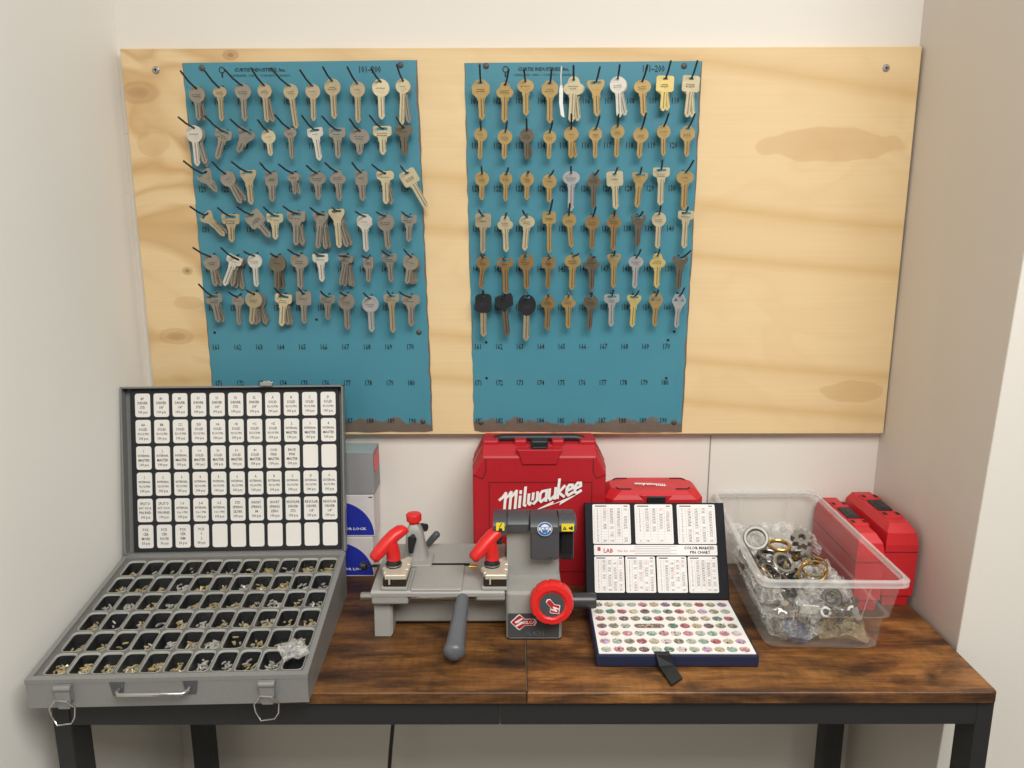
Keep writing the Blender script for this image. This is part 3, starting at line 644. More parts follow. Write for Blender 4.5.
# insert with 11 x 6 tapered cups
b = MB(); holes = []; cells = []
cx0, cx1, cy0, cy1 = 0.0120, KW - 0.0085, 0.0115, KD - 0.009
pw, ph = (cx1 - cx0) / 11, (cy1 - cy0) / 6
for r in range(6):
    for c in range(11):
        cx, cy = cx0 + pw * (c + .5), cy0 + ph * (r + .5)
        holes.append(rrect(pw - 0.0036, ph - 0.0044, 0.006, 3, cx, cy)); cells.append((cx, cy))
base = MB(); base.prism([(0.0066, 0.0066), (KW - 0.0066, 0.0066), (KW - 0.0066, KD - 0.0066), (0.0066, KD - 0.0066)], 0, 0, holes=holes)
for v in base.bm.verts: v.co.z = hz(v.co.y) - 0.0022
b.merge(base.bm, mi=0)
for (cx, cy), h in zip(cells, holes):
    up = [(x, y, hz(y) - 0.0022) for x, y in h]
    lip = [(cx + (x - cx) * .95, cy + (y - cy) * .96, hz(y) - 0.0046) for x, y in h]
    lo = [(cx + (x - cx) * .76, cy + (y - cy) * .76, hz(y) - 0.0185) for x, y in h]
    rim = [(cx + (x - cx) * 1.05, cy + (y - cy) * 1.035, hz(y) - 0.0018) for x, y in h]
    rim0 = [(cx + (x - cx) * 1.07, cy + (y - cy) * 1.05, hz(y) - 0.0023) for x, y in h]
    b.loft([rim0, rim, up, lip], mi=2, cap=False); b.loft([lip, lo], mi=1, cap=False)
    b.add(lo, [tuple(range(len(lo)))], mi=1)
b.build('cup_insert', [M_['cell_lip'], M_['cell'], M_['cell_rim']], kit, smooth=40, recalc=False)
# loose pins in the cups (uncountable)
rnd = random.Random(11); b = MB(); cols = []
dens = {0: [14, 16, 10, 12, 14, 4, 12, 6, 5, 6, 0], 1: [3, 2, 2, 2, 6, 7, 18, 3, 5, 3, 6], 2: [6, 2, 3, 2, 9, 7, 5, 4, 9, 2, 6], 3: [3, 10, 7, 5, 3, 6, 4, 4, 10, 3, 3], 4: [10, 5, 5, 13, 10, 3, 11, 9, 13, 4, 4], 5: [2, 1, 1, 2, 2, 2, 2, 14, 5, 13, 12]}
for r in range(6):
    for c in range(11):
        cx, cy = cells[r * 11 + c]; gold = rnd.random() < .65
        for k in range(int(dens[r][c] * 2.6)):
            x = cx + rnd.gauss(0, pw * .17); y = cy + ph * .10 + rnd.gauss(0, ph * .12)
            x = min(max(x, cx - pw * .33), cx + pw * .33); y = min(max(y, cy - ph * .3), cy + ph * .3)
            z = hz(y) - 0.0170 + abs(rnd.gauss(0, 0.0025))
            a = rnd.uniform(0, pi); e = rnd.gauss(0, .35); l = rnd.uniform(.002, .004); d = Vector((cos(a) * cos(e), sin(a) * cos(e), sin(e))) * l
            p = Vector((x, y, z)); n0 = len(b.bm.verts); b.tube([p - d, p + d * .6, p + d], [0.0013, 0.0013, 0.0006], 6)
            g = rnd.uniform(.75, 1.1); col = mul(rgb(218, 198, 150) if gold and rnd.random() < .8 else rgb(214, 211, 204), g)
            cols += [col] * (len(b.bm.verts) - n0)
o = b.build('lock_pins', M_['pins'], kit); colour_attr(o, cols); o['kind'] = 'stuff'
# clear sheet over the tray
b = MB(); b.loft([[(x, y, hz(y) - 0.0008) for x, y in ((.008, .008), (KW - .008, .008), (KW - .008, KD - .008), (.008, KD - .008))], [(x, y, hz(y) + 0.0002) for x, y in ((.008, .008), (KW - .008, .008), (KW - .008, KD - .008), (.008, KD - .008))]])
b.build('clear_cover', M_['cover'], kit)
# handle and two draw latches on the front
hb = MB()
hb.tube([(0.114, 0.0, 0.024), (0.114, -0.008, 0.024), (0.118, -0.012, 0.023), (0.196, -0.012, 0.023), (0.200, -0.008, 0.024), (0.200, 0.0, 0.024)], 0.0030, 8)
h_ = hb.build('carry_handle', M_['rod'], kit, smooth=50)
for x in (0.112, 0.202):
    b = MB(); b.prism([(-.009, .008), (.009, .008), (.006, -.010), (-.006, -.010)], 0, 0.0015, FRONT(x, -0.0001, 0.026)); b.build('handle_plate', M_['case_dark'], h_, world=False)
for x in (0.047, 0.297):
    b = MB()
    b.box((x, -0.0015, 0.022), (0.020, 0.003, 0.022), bev=0.001)
    b.tube([(x - 0.010, -0.004, 0.029), (x + 0.010, -0.004, 0.029)], 0.0042, 10)
    b.prism([(-.009, 0.006), (.009, 0.006), (.0085, -.016), (.0065, -.020), (-.0065, -.020), (-.0085, -.016)], 0.004, 0.0062, FRONT(x, 0, 0.022))
    la = b.build('draw_latch', M_['case_metal'], kit, smooth=40)
    b = MB(); b.loop_tube([(x + u, -0.009 - 0.003 * (k % 2), z) for k, (u, z) in enumerate(((-.008, .016), (-.015, .006), (-.0145, -.006), (-.008, -.0165), (.008, -.0165), (.0145, -.006), (.015, .006), (.008, .016)))], 0.0010, 6); b.build('wire_loop', M_['chrome'], la, smooth=50)
# lid
LH = 0.2665; tl = radians(10.2); Rl = Matrix.Rotation(-tl, 4, 'X')
lid = MB()
F = frame((0, 0, 0), (1, 0, 0), (0, 0, 1))            # u across, v up, w towards the viewer
lid.prism([(0, 0), (KW, 0), (KW, LH), (0, LH)], -0.0185, -0.0165, F)
for (u0, u1, v0, v1) in ((0, .0022, 0, LH), (KW - .0022, KW, 0, LH), (0, KW, 0, .0022), (0, KW, LH - .0022, LH), (0.0, .0075, 0, .0030)):
    lid.prism([(u0, v0), (u1, v0), (u1, v1), (u0, v1)], -0.0185, 0.0, F)
lo = lid.build('lid', M_['case_metal'], kit, loc=(0, KD + 0.0005, H1 + 0.0008), rot=Rl)
b = MB(); b.prism([(.0110, .003), (KW - .0085, .003), (KW - .0085, LH - .003), (.0110, LH - .003)], -0.0162, -0.010, F); b.build('label_bed', M_['bed'], lo)
b = MB(); b.box((KW * .66, -0.004, LH + 0.003), (0.02, 0.006, 0.006), bev=0.001); b.box((KW * .66, -0.004, LH + 0.006), (0.012, 0.004, 0.004), bev=0.001); b.build('lid_catch', M_['rod'], lo)
for x in (0.06, 0.175, 0.29):
    b = MB(); b.tube([(x - .018, 0.006, -0.0005), (x + .018, 0.006, -0.0005)], 0.0022, 8); b.build('hinge', M_['case_dark'], lo)
P100 = '100 pcs'
rowsL = [[f'#1|DRIVER|STD|{P100}', f'#1|DRIVER|1/8"|{P100}', f'#1|DRIVER|1/4"|{P100}', f'S1|DRIVER|STD|{P100}', f'S1|DRIVER|1/4"|{P100}', f'S2|DRIVER|STD|{P100}', f'S2|DRIVER|1/4"|{P100}'] + [f'{k}|SOLID|PLUG PIN|{P100}' for k in 'ABCD'],
    [f'{k}|SOLID|PLUG PIN|{P100}' for k in ('AA', 'BB', 'CC', 'DD', '+A', '+B', '+C', '+Z')] + [f'{k}|INTERNAL|MASTER|{P100}' for k in '234'],
    [f'{k}|INTERNAL|MASTER|{P100}' for k in '123'] + [f'{k}+|SOLID|MASTER|{P100}' for k in '1234'] + [f'CON|PINS|MASTER|{P100}', f'BACK|PINS|MASTER|{P100}', '', ''],
    [f'{k}|INTERNAL|PLUG PIN|{P100}' for k in '123456'] + [f'{k}|EXTERNAL|PLUG PIN|{P100}' for k in 'ABCDF'],
    [f'SPLIT D|EXT. PLUG|PIN RND|{P100}', f'SPLIT D|EXT. PLUG|PIN RND|{P100}', f'1-3|INTERNAL|3 in 1 PIN|{P100}', f'2-4|INTERNAL|3 in 1 PIN|{P100}', f'3-5|INTERNAL|3 in 1 PIN|{P100}', f'STD|SPRING|SILVER|{P100}', f'SHORT|SPRING|.88|{P100}', f'SHORT|SPRING|ZERO|{P100}', f'REGULAR|DRIVER|STD|{P100}', f'REGULAR|DRIVER|1/8"|{P100}', f'REGULAR|DRIVER|1/4"|{P100}'],
    ['PCX|CER|MORE|50 pcs', 'PCX|CER|NOXE|50 pcs', 'PCX|CER|RIM|50 pcs', 'PCX|S|2|50 pcs'] + [''] * 7]
lx0, lx1, lz0, lz1 = 0.0160, KW - 0.0105, 0.0070, LH - 0.0085
lw, lh = (lx1 - lx0) / 11, (lz1 - lz0) / 6
for r in range(6):
    for c in range(11):
        M = F @ Matrix.Translation((lx0 + lw * (c + .5), lz1 - lh * (r + .5), -0.0098))
        b = MB(); b.prism(rrect(lw - 0.0056, lh - 0.0046, 0.0036, 3), 0, 0.0008, M)
        if rowsL[r][c]:
            for k, ln in enumerate(rowsL[r][c].split('|')):
                b.text(ln, 0.0052 if len(ln) < 8 else 0.0047, M, mi=1, z=0.0010, sx=0.82, off=0.012) if False else b.text(ln, 0.0060 if len(ln) < 8 else 0.0050, M @ Matrix.Translation((0, 0.0105 - 0.0072 * k, 0)), mi=1, z=0.0010, sx=0.80, off=.014)
        b.build('label_card', [M_['label'], M_['black_ink']], lo)
# crumpled bag lying on the front right corner of the tray
def crumple_bag(name, loc, sx, sy, h, m, label, seed, rz=0.0, tilt=(0, 0), n=14, cat='plastic bag', fold=1.0):
    rnd = random.Random(seed); b = MB(); off = Vector((rnd.uniform(0, 50), rnd.uniform(0, 50), rnd.uniform(0, 50)))
    def sheet(sign):
        vs = []
        for j in range(n + 1):
            for i in range(n + 1):
                u, v = i / n * 2 - 1, j / n * 2 - 1
                puff = (1 - abs(u) ** 2.5) * (1 - abs(v) ** 2.5)
                nz = mnoise.noise(Vector((u * 2.1, v * 2.1, 0)) + off) + 0.6 * abs(mnoise.noise(Vector((u * 5, v * 5, 3)) + off)) * fold
                nx = mnoise.noise(Vector((u * 2.5, v * 2.5, 9)) + off)
                z = sign * h * .5 * puff * (1 + .5 * nz) + h * .42 * nz * fold
                vs.append((u * sx / 2 * (1 + .12 * nx), v * sy / 2 * (1 + .12 * nx), z))
        b.add(vs, [(j * (n + 1) + i, j * (n + 1) + i + 1, (j + 1) * (n + 1) + i + 1, (j + 1) * (n + 1) + i) for j in range(n) for i in range(n)])
    sheet(1); sheet(-1)
    R = Matrix.Rotation(rz, 4, 'Z') @ Matrix.Rotation(tilt[0], 4, 'X') @ Matrix.Rotation(tilt[1], 4, 'Y')
    o = b.build(name, m, loc=loc, rot=R, smooth=22); return tag(o, label, cat)
crumple_bag('plastic_bag', (-0.283, 0.926, 0.805), 0.034, 0.044, 0.013, M_['bag'], 'small crumpled clear plastic bag on the front corner of the grey pinning kit', 5, 0.5)

# ---------------------------------------------------------------- key cutting machine
mc = empty('key_cutting_machine', (-0.07, 1.11, T), 'grey key cutting machine with two red clamp handles and a round red knob', 'key machine')
def part(b, name, m, par=None, smooth=False): return b.build(name, m, par or mc, world=True, smooth=smooth)
XZ = lambda y: frame((0, y, 0), (1, 0, 0), (0, 0, 1))                 # u=x v=z w=-y
YZ = frame((0, 0, 0), (0, 1, 0), (0, 0, 1))                           # u=y v=z w=+x
# left foot, tapered, and the beam between foot and column
b = MB(); b.prism([(1.056, T + .0005), (1.125, T + .0005), (1.130, 0.812), (1.062, 0.812)], -0.2025, -0.1765, YZ, bev=0.003)
b.loft([[(x, y, z) for x, y in ((-0.2025, 1.058), (-0.1765, 1.058), (-0.1765, 1.13), (-0.2025, 1.13))] for z in (0.80,)] + [[(x, y, 0.816) for x, y in ((-0.205, 1.052), (-0.150, 1.052), (-0.150, 1.13), (-0.205, 1.13))]])
part(b, 'foot_block', M_['mgrey'])
b = MB(); b.box((-0.09, 1.112, 0.7790), (0.178, 0.05, 0.046), bev=0.003); part(b, 'bed_beam', M_['mgrey'])
b = MB(); b.box((-0.145, 1.078, 0.7985), (0.050, 0.004, 0.0022)); b.box((-0.1, 1.0885, 0.7985), (0.022, 0.004, 0.003)); b.tube([(-0.176, 1.079, 0.7985), (-0.15, 1.079, 0.7985)], .0013, 6); b.tube([(-0.150, 1.079, 0.7985), (-0.140, 1.079, 0.7985)], .0045, 10); b.tube([(-0.035, 1.079, 0.7985), (-0.012, 1.079, 0.7985)], .0013, 6); b.tube([(-0.045, 1.079, 0.7985), (-0.036, 1.079, 0.7985)], .004, 10)
part(b, 'feeler_screw', M_['jaw_d'])
# carriage: sloped plate, back ledge
b = MB(); b.prism([(1.049, 0.8165), (1.049, 0.8215), (1.052, 0.8245), (1.2115, 0.8265), (1.2115, 0.800), (1.080, 0.800), (1.078, 0.8165)], -0.2045, -0.0125, YZ, bev=0.002); b.box((-0.1780, 1.075, 0.8125), (0.053, 0.050, 0.018), bev=0.003); b.box((-0.0335, 1.072, 0.8150), (0.042, 0.044, 0.012), bev=0.003); part(b, 'carriage', M_['mgrey'])
b = MB(); b.prism(rrect(0.074, 0.080, 0.003, 2, -0.1115, 1.0905), 0.8240, 0.8275, bev=0.001); b.build('chip_plate', M_['mgrey'], mc, world=True)
b = MB(); b.box((-0.1105, 1.1335, 0.8262), (0.086, 0.005, 0.003)); part(b, 'slot', M_['hole'])
b = MB(); b.box((-0.103, 1.088, 0.8060), (0.150, 0.012, 0.012), bev=0.002); part(b, 'carriage_rail', M_['mgrey_d'])
# sliding shaft: bright left end, dark right grip
b = MB(); b.tube([(-0.2255, 1.08, 0.8010), (-0.2235, 1.08, 0.8010), (-0.012, 1.08, 0.8010)], [0.0055, 0.0070, 0.0070], 16); part(b, 'carriage_shaft', M_['rod'], smooth=40)
b = MB(); b.tube([(0.060, 1.075, 0.7965), (0.115, 1.075, 0.7965), (0.120, 1.075, 0.7965)], [0.0118, 0.0118, 0.0105], 20); part(b, 'shaft_grip', M_['rod_d'], smooth=40)
# front base block and column
b = MB(); b.prism(rrect(0.080, 0.152, 0.006, 3, 0.0290, 1.122), T + .0005, 0.7530, mi=1); b.prism(rrect(0.0805, 0.154, 0.007, 3, 0.0287, 1.1225), 0.7530, 0.8250, bev=0.004, seg=2)
part(b, 'base_block', [M_['mgrey'], M_['blackp']])
b = MB(); b.prism([(1.100, 0.820), (1.100, 0.900), (1.145, 0.900), (1.185, 0.860), (1.195, 0.820)], -0.0105, 0.0672, YZ, bev=0.003); part(b, 'column', M_['mgrey'])
# charcoal hood with the drop panel
def hood_seg(x0, x1, y0, z0, name):
    b = MB(); b.prism([(y0, z0), (y0 - 0.001, 0.9105), (y0 + 0.003, 0.9160), (y0 + 0.010, 0.9195), (y0 + 0.022, 0.9200), (1.136, 0.9150), (1.148, 0.900), (1.150, z0)], x0, x1, YZ, bev=0.0022); return part(b, name, M_['hood'], smooth=30)
hood = hood_seg(-0.0300, -0.0092, 1.082, 0.896, 'hood')
hood_seg(-0.0090, 0.0236, 1.088, 0.9000, 'hood')
hood_seg(0.0240, 0.0655, 1.078, 0.9000, 'hood')
hood_seg(0.0658, 0.0910, 1.084, 0.9000, 'hood')
b = MB(); b.prism(rrect(0.0413, 0.050, 0.003, 3, 0.0449, 0.884), -0.006, 0.012, XZ(1.0905), bev=0.002); b.tube([(0.050, 1.0775, 0.8655), (0.055, 1.0775, 0.8655)], 0.0012, 6); part(b, 'hood_panel', M_['hood'], smooth=30)
b = MB(); b.tube([(0.0660, 1.105, 0.888), (0.0885, 1.105, 0.888)], 0.001, 6); b.box((0.0780, 1.122, 0.874), (0.0210, 0.056, 0.046), bev=0.004)
for k in range(5): b.box((0.0715 + .0034 * k, 1.094, 0.878), (0.0014, 0.004, 0.030))
part(b, 'motor', M_['blackp'])
b = MB(); b.lathe([(0.004, -0.008), (0.014, -0.007), (0.014, 0.0), (0.006, 0.001)], 18, Matrix.Translation((-0.018, 1.105, 0.887)) @ Matrix.Rotation(pi / 2, 4, 'Y')); part(b, 'cutter_wheel', M_['jaw_d'], smooth=40)
# warning stickers
b = MB(); b.flat(rrect(0.0122, 0.0125, .001, 2), 0, XZ(1.0812) @ Matrix.Translation((-0.0196, 0.9105, 0.0021)))
b.flat([(-.003, -.004), (.003, -.004), (.003, -.001), (-.001, .001)], 0, XZ(1.0812) @ Matrix.Translation((-0.0196, 0.9085, 0.0027)), mi=1); b.ribbon([(-.001, .0), (.002, .005)], .0012, 0, XZ(1.0812) @ Matrix.Translation((-0.0196, 0.9105, 0.0027)), mi=1)
part(b, 'warning_sticker', [M_['yellow'], M_['black_ink']])
b = MB(); S_ = XZ(1.0832) @ Matrix.Translation((0.0779, 0.9082, 0.0021)); b.flat(rrect(0.0180, 0.0118, .001, 2), 0, S_)
b.flat([(-.0075, -.0035), (-.0015, -.0035), (-.0045, .002)], 0.0004, S_, mi=1, holes=[[(-.0058, -.0025), (-.0032, -.0025), (-.0045, .0002)]]); b.ribbon([(-.0045, -.0018), (-.0045, -.0004)], .0005, 0.0005, S_, mi=1)
b.flat([(.0015, -.002), (.007, -.004), (.0075, .0005), (.005, .003), (.0045, .000), (.002, .001)], 0.0004, S_, mi=1); part(b, 'warning_sticker', [M_['yellow'], M_['black_ink']])
b = MB(); S_ = XZ(1.0772) @ Matrix.Translation((0.0446, 0.9085, 0.0022)); b.flat(circ(0.0108, 28), 0, S_, mi=0); b.flat(circ(0.0100, 28), .0003, S_, mi=1)
b.flat(circ(0.0066, 20, 0, .0005, .0072), .0006, S_, mi=0); b.flat(rrect(.0125, .0034, .0014, 2, 0, .0014), .0009, S_, mi=1); b.flat(rrect(.0046, .0022, .0009, 2, -.0029, .0014), .0011, S_, mi=0); b.flat(rrect(.0046, .0022, .0009, 2, .0029, .0014), .0011, S_, mi=0)
b.flat([(-.0046, -.0012), (.0046, -.0012), (.0030, -.0056), (-.0030, -.0056)], .0009, S_, mi=1); b.flat(rrect(.0024, .005, .001, 2, -.0078, .0005), .0009, S_, mi=0); b.flat(rrect(.0024, .005, .001, 2, .0078, .0005), .0009, S_, mi=0)
part(b, 'safety_sticker', [M_['white'], M_['sblue']])
# vises
def vise(dx, lab):
    b = MB(); b.box((-0.1715 + dx, 1.082, 0.8268), (0.038, 0.062, 0.0065), bev=0.002); part(b, 'vise_base', M_['mgrey'])
    b = MB(); b.box((-0.1712 + dx, 1.083, 0.8355), (0.0335, 0.056, 0.0112), bev=0.001); b.box((-0.1705 + dx, 1.0542, 0.8315), (0.0320, 0.003, 0.002)); part(b, 'lower_jaw', M_['jaw_d'])
    b = MB(); q = [(-0.0208, 1.0785), (-0.0165, 1.0870), (-0.010, 1.093), (0.0135, 1.118), (0.0185, 1.114), (0.0190, 1.090), (0.0155, 1.090), (0.0155, 1.086), (0.0190, 1.086), (0.0186, 1.073), (0.0150, 1.073), (0.0150, 1.069), (0.0186, 1.069), (0.0180, 1.056), (0.0165, 1.0535), (-0.0130, 1.0535), (-0.0140, 1.062), (-0.0160, 1.062), (-0.0170, 1.072)]
    b.prism([(x - 0.1715 + dx, y) for x, y in q], 0.8410, 0.8475, bev=0.0012)
    b.ribbon([(-0.1715 + dx + .007, 1.0600), (-0.1715 + dx + .0095, 1.0600), (-0.1715 + dx + .0095, 1.064), (-0.1715 + dx + .007, 1.064)], .0006, 0.8478)
    b.box((-0.1780 + dx, 1.0530, 0.8400), (0.0022, 0.004, 0.012))
    part(b, 'upper_jaw', M_['jaw'])
    cx, cy = -0.1760 + dx, 1.0850
    b = MB(); b.lathe([(0.0115, 0.0), (0.0118, 0.004), (0.0095, 0.0085), (0.0085, 0.012)], 22, Matrix.Translation((cx, cy, 0.8475))); b.lathe([(0.0122, 0), (0.0122, 0.0012)], 22, Matrix.Translation((cx, cy, 0.8500)), mi=1); part(b, 'clamp_collar', [M_['blackp'], M_['rod']], smooth=40)
    b = MB()
    rings = []
    A, B_ = Vector((-0.2045 + dx, 1.068, 0.8655)), Vector((-0.1585 + dx, 1.097, 0.9035)); d = (B_ - A).normalized()
    upv = (Vector((0, 0, 1)) - d * d.z).normalized(); sd = d.cross(upv)
    for (t, ru, rs_, lift) in ((0, .0045, .0062, -.001), (.04, .0078, .0092, -.0005), (.2, .0094, .0108, 0), (.45, .0096, .0112, .0025), (.7, .0098, .0112, .003), (.88, .0092, .0106, .001), (.97, .0070, .0084, -.0015), (1.0, .0036, .005, -.003)):
        c = A + (B_ - A) * t + upv * lift
        rings.append([c + upv * ru * sin(2 * pi * k / 16) * (1 if abs(sin(2 * pi * k / 16)) < .9 else .93) + sd * rs_ * cos(2 * pi * k / 16) for k in range(16)])
    b.loft(rings)
    m_ = A + (B_ - A) * .48
    b.tube([(cx, cy, 0.8585), (cx + .0004, cy, 0.866), (m_.x + .003, m_.y, m_.z - .004), (m_.x + .002, m_.y, m_.z + .002)], [0.0108, 0.0100, 0.0112, 0.010], 16)
    part(b, 'clamp_handle', M_['red_p'], smooth=50)
vise(0.0, 'left'); vise(0.1440, 'right')
b = MB(); b.tube([(-0.2000, 1.09, 0.8450), (-0.2170, 1.09, 0.8445)], 0.0022, 8); b.lathe([(0.003, 0), (0.0062, .002), (0.0066, .008), (0.004, .0105)], 14, Matrix.Translation((-0.2160, 1.09, 0.8445)) @ Matrix.Rotation(-pi / 2, 4, 'Y')); part(b, 'tilt_knob', M_['blackp'], smooth=40)
b = MB(); b.tube([(-0.054, 1.086, 0.8450), (-0.0625, 1.086, 0.8450)], 0.0042, 10); b.tube([(-0.0625, 1.086, 0.8450), (-0.066, 1.086, 0.8450)], 0.0028, 10); part(b, 'jaw_pin', M_['gold'], smooth=40)
# tracer post behind the left vise
b = MB()
rg = []; OX, OY = -0.0035, 0.010
for (z, wx, wy, ox) in ((0.8265, .0200, .020, -.0485), (0.832, .0185, .018, -.0485), (0.850, .0150, .0145, -.0490), (0.872, .0125, .0125, -.0497), (0.880, .0085, .0105, -.0500), (0.8835, .005, .007, -.0500)):
    rg.append([(ox - 0.1005 + OX + x, 1.150 + OY + y, z) for x, y in [(p[0], p[1]) for p in rrect(2 * wx, 2 * wy, min(wx, wy) * .55, 4)]])
b.loft(rg); b.prism(rrect(0.047, 0.050, 0.006, 3, -0.1490, 1.150), 0.8262, 0.8295, bev=0.001); part(b, 'tracer_post', M_['mgrey'], smooth=35)
b = MB(); b.lathe([(0.0075, 0.0), (0.0078, 0.004), (0.0112, 0.0055), (0.0118, 0.015), (0.0105, 0.0172), (0.0006, 0.0180)], 24, Matrix.Translation((-0.1510 + OX, 1.150 + OY, 0.8820)), fn=lambda a: 1 + .03 * cos(10 * a)); part(b, 'tracer_cap', M_['red_p'], smooth=40)
b = MB(); b.tube([(-0.1545, 1.146, 0.868), (-0.1550, 1.138, 0.867), (-0.1560, 1.135, 0.857), (-0.1570, 1.133, 0.846)], [.0035, .0072, .0052, .0036], 12); b.tube([(-0.145, 1.168, 0.874), (-0.138, 1.174, 0.870)], [.006, .0065], 10); part(b, 'stop_lever', M_['blackp'], smooth=50)
b = MB(); b.tube([(-0.138, 1.19, 0.834), (-0.130, 1.19, 0.844), (-0.122, 1.19, 0.853), (-0.120, 1.19, 0.855)], [.0052, .0056, .0058, .003], 12); part(b, 'release_lever', M_['hood'], smooth=50)
# hand lever, bulb end resting just above the desk
b = MB(); pl = [(-0.0735, 1.062, 0.818), (-0.0738, 1.048, 0.812), (-0.0755, 1.034, 0.803), (-0.0785, 1.008, 0.7850), (-0.0800, 0.995, 0.7768), (-0.0810, 0.986, 0.7715), (-0.0815, 0.9815, 0.7695), (-0.0818, 0.9765, 0.7672), (-0.0820, 0.9715, 0.7655)]
b.tube(pl, [.0070, .0095, .0106, .0122, .0130, .0150, .0158, .0128, .0045], 18); part(b, 'hand_lever', M_['lever'], smooth=60)
# big red knob with grey disc and key emblem
KC = Matrix.Translation((0.0530, 1.046, 0.8160)) @ Matrix.Scale(1.07, 4) @ frame((0, 0, 0), (1, 0, 0), (0, 0.06, 1))
b = MB(); b.lathe([(0.016, 0.0), (0.0262, 0.002), (0.0282, 0.006), (0.0282, 0.018), (0.0262, 0.0225), (0.0196, 0.0232), (0.0176, 0.0215), (0.0002, 0.0215)], 72, KC, fn=lambda a: 1 + .022 * (1 if cos(9 * a) > -.75 else -1) * 1.0 if True else 1)
part(b, 'feed_knob', M_['red_p'], smooth=40); 
b = MB(); b.flat(circ(0.0166, 32), 0.0220, KC); kd = part(b, 'knob_disc', M_['hood'])
def key_logo(b, M, s, w, r, letters=True):
    """diamond-headed key emblem: outline, field, arrow-like S and letters"""
    out = [(-1, 0), (-.9, .12), (-.12, .92), (0, .97), (.12, .92), (.62, .42), (1.75, .42), (1.98, .0), (1.75, -.42), (.62, -.42), (.12, -.92), (0, -.97), (-.12, -.92), (-.9, -.12)]
    sc = lambda k: [(x * s * k + (1 - k) * .42 * s, y * s * k) for x, y in out]
    b.flat(sc(1.0), 0, M, mi=w); b.flat([(x * s * .9 + .03 * s, y * s * .86) for x, y in out], .0003, M, mi=r)
    b.ribbon([(.30 * s, .42 * s), (-.40 * s, .02 * s), (.0, .02 * s)], .2 * s, .0006, M, mi=w); b.ribbon([(-.30 * s, -.42 * s), (.40 * s, -.02 * s), (.0, -.02 * s)], .2 * s, .0006, M, mi=w)
    if letters: b.text('SILCA', .52 * s, M @ Matrix.Translation((1.12 * s, -.02 * s, 0)), mi=w, z=.0006, off=.02)
b = MB(); key_logo(b, KC @ Matrix.Translation((0.0040, -0.0056, 0.0224)) @ Matrix.Rotation(radians(128), 4, 'Z'), 0.0086, 0, 1, False); part(b, 'knob_emblem', [M_['white'], M_['red_ink']])
b = MB(); NP = XZ(1.0455) @ Matrix.Translation((0.0280, 0.7735, 0.0)); b.prism(rrect(0.0735, 0.0375, 0.0015, 2), -0.0010, 0.0008, NP); part(b, 'name_plate', M_['hood'])
b = MB(); NP = NP @ Matrix.Translation((0, 0, 0.0012)); key_logo(b, NP @ Matrix.Translation((-0.0205, 0.0055, 0)), 0.0128, 0, 1); b.text('FLASH', 0.0100, NP @ Matrix.Translation((0.0020, -0.0125, 0.0)), mi=2); part(b, 'plate_lettering', [M_['white'], M_['red_ink'], M_['rod']])
# ---------------------------------------------------------------- cartons behind the kit lid
def carton(x1, z0, z1, dx, label, m, group=None):
    r = empty('carton', (x1 - dx / 2, 1.275, z0), label, 'carton', group=group)
    b = MB(); b.box((x1 - dx / 2, 1.2775, (z0 + z1) / 2), (dx, 0.055, z1 - z0 - 0.0006), bev=0.0008, seg=1)
    if m is M_['card_g']: b.bm.faces.ensure_lookup_table()
    for f in b.bm.faces:
        f.normal_update()
        if f.normal.z > .9: f.material_index = 1
    b.build('box_body', [m, M_['card_gt'] if m is M_['card_g'] else m], r, world=True)
    return r
for (x1, z0, z1, lb) in ((-0.2365, T + .0004, 0.8222, 'white lock carton with blue half disc, bottom of the stack behind the kit lid'), (-0.2325, 0.8228, 0.8965, 'white lock carton with blue half disc, middle of the stack under grey carton')):
    r = carton(x1, z0, z1, 0.130, lb, M_['card'], 'cartons stacked behind the kit lid')
    b = MB(); cx = x1 - 0.0595; rr = 0.0585; zb = z0 + 0.003
    b.flat([(cx + rr * cos(pi * k / 28), zb + rr * sin(pi * k / 28)) for k in range(29)], 0, XZ(1.2496))
    b.build('blue_half_disc', M_['cobalt'], r, world=True)
    b = MB(); b.text('DOOR LOCK', 0.0062, XZ(1.2492) @ Matrix.Translation((cx + .0215, zb + 0.0110, 0)), off=.025, sx=1.3); b.build('carton_lettering', M_['white'], r, world=True)
b = MB(); b.box((-0.2375, 1.2494, 0.8925), (0.006, 0.0006, 0.0012)); b.build('print_mark', M_['hole'], r, world=True)
r = carton(-0.2300, 0.8970, 0.9700, 0.130, 'plain grey carton with red side label, topmost of the stack behind the kit lid', M_['card_g'], 'cartons stacked behind the kit lid')
b = MB(); b.add([(-0.2294, 1.2510, 0.9610), (-0.2294, 1.3000, 0.9660), (-0.2294, 1.3000, 0.9360), (-0.2294, 1.2720, 0.9280), (-0.2294, 1.2510, 0.9400)], [(0, 1, 2, 3, 4)]); b.build('red_label', M_['red_p'], r, world=True)

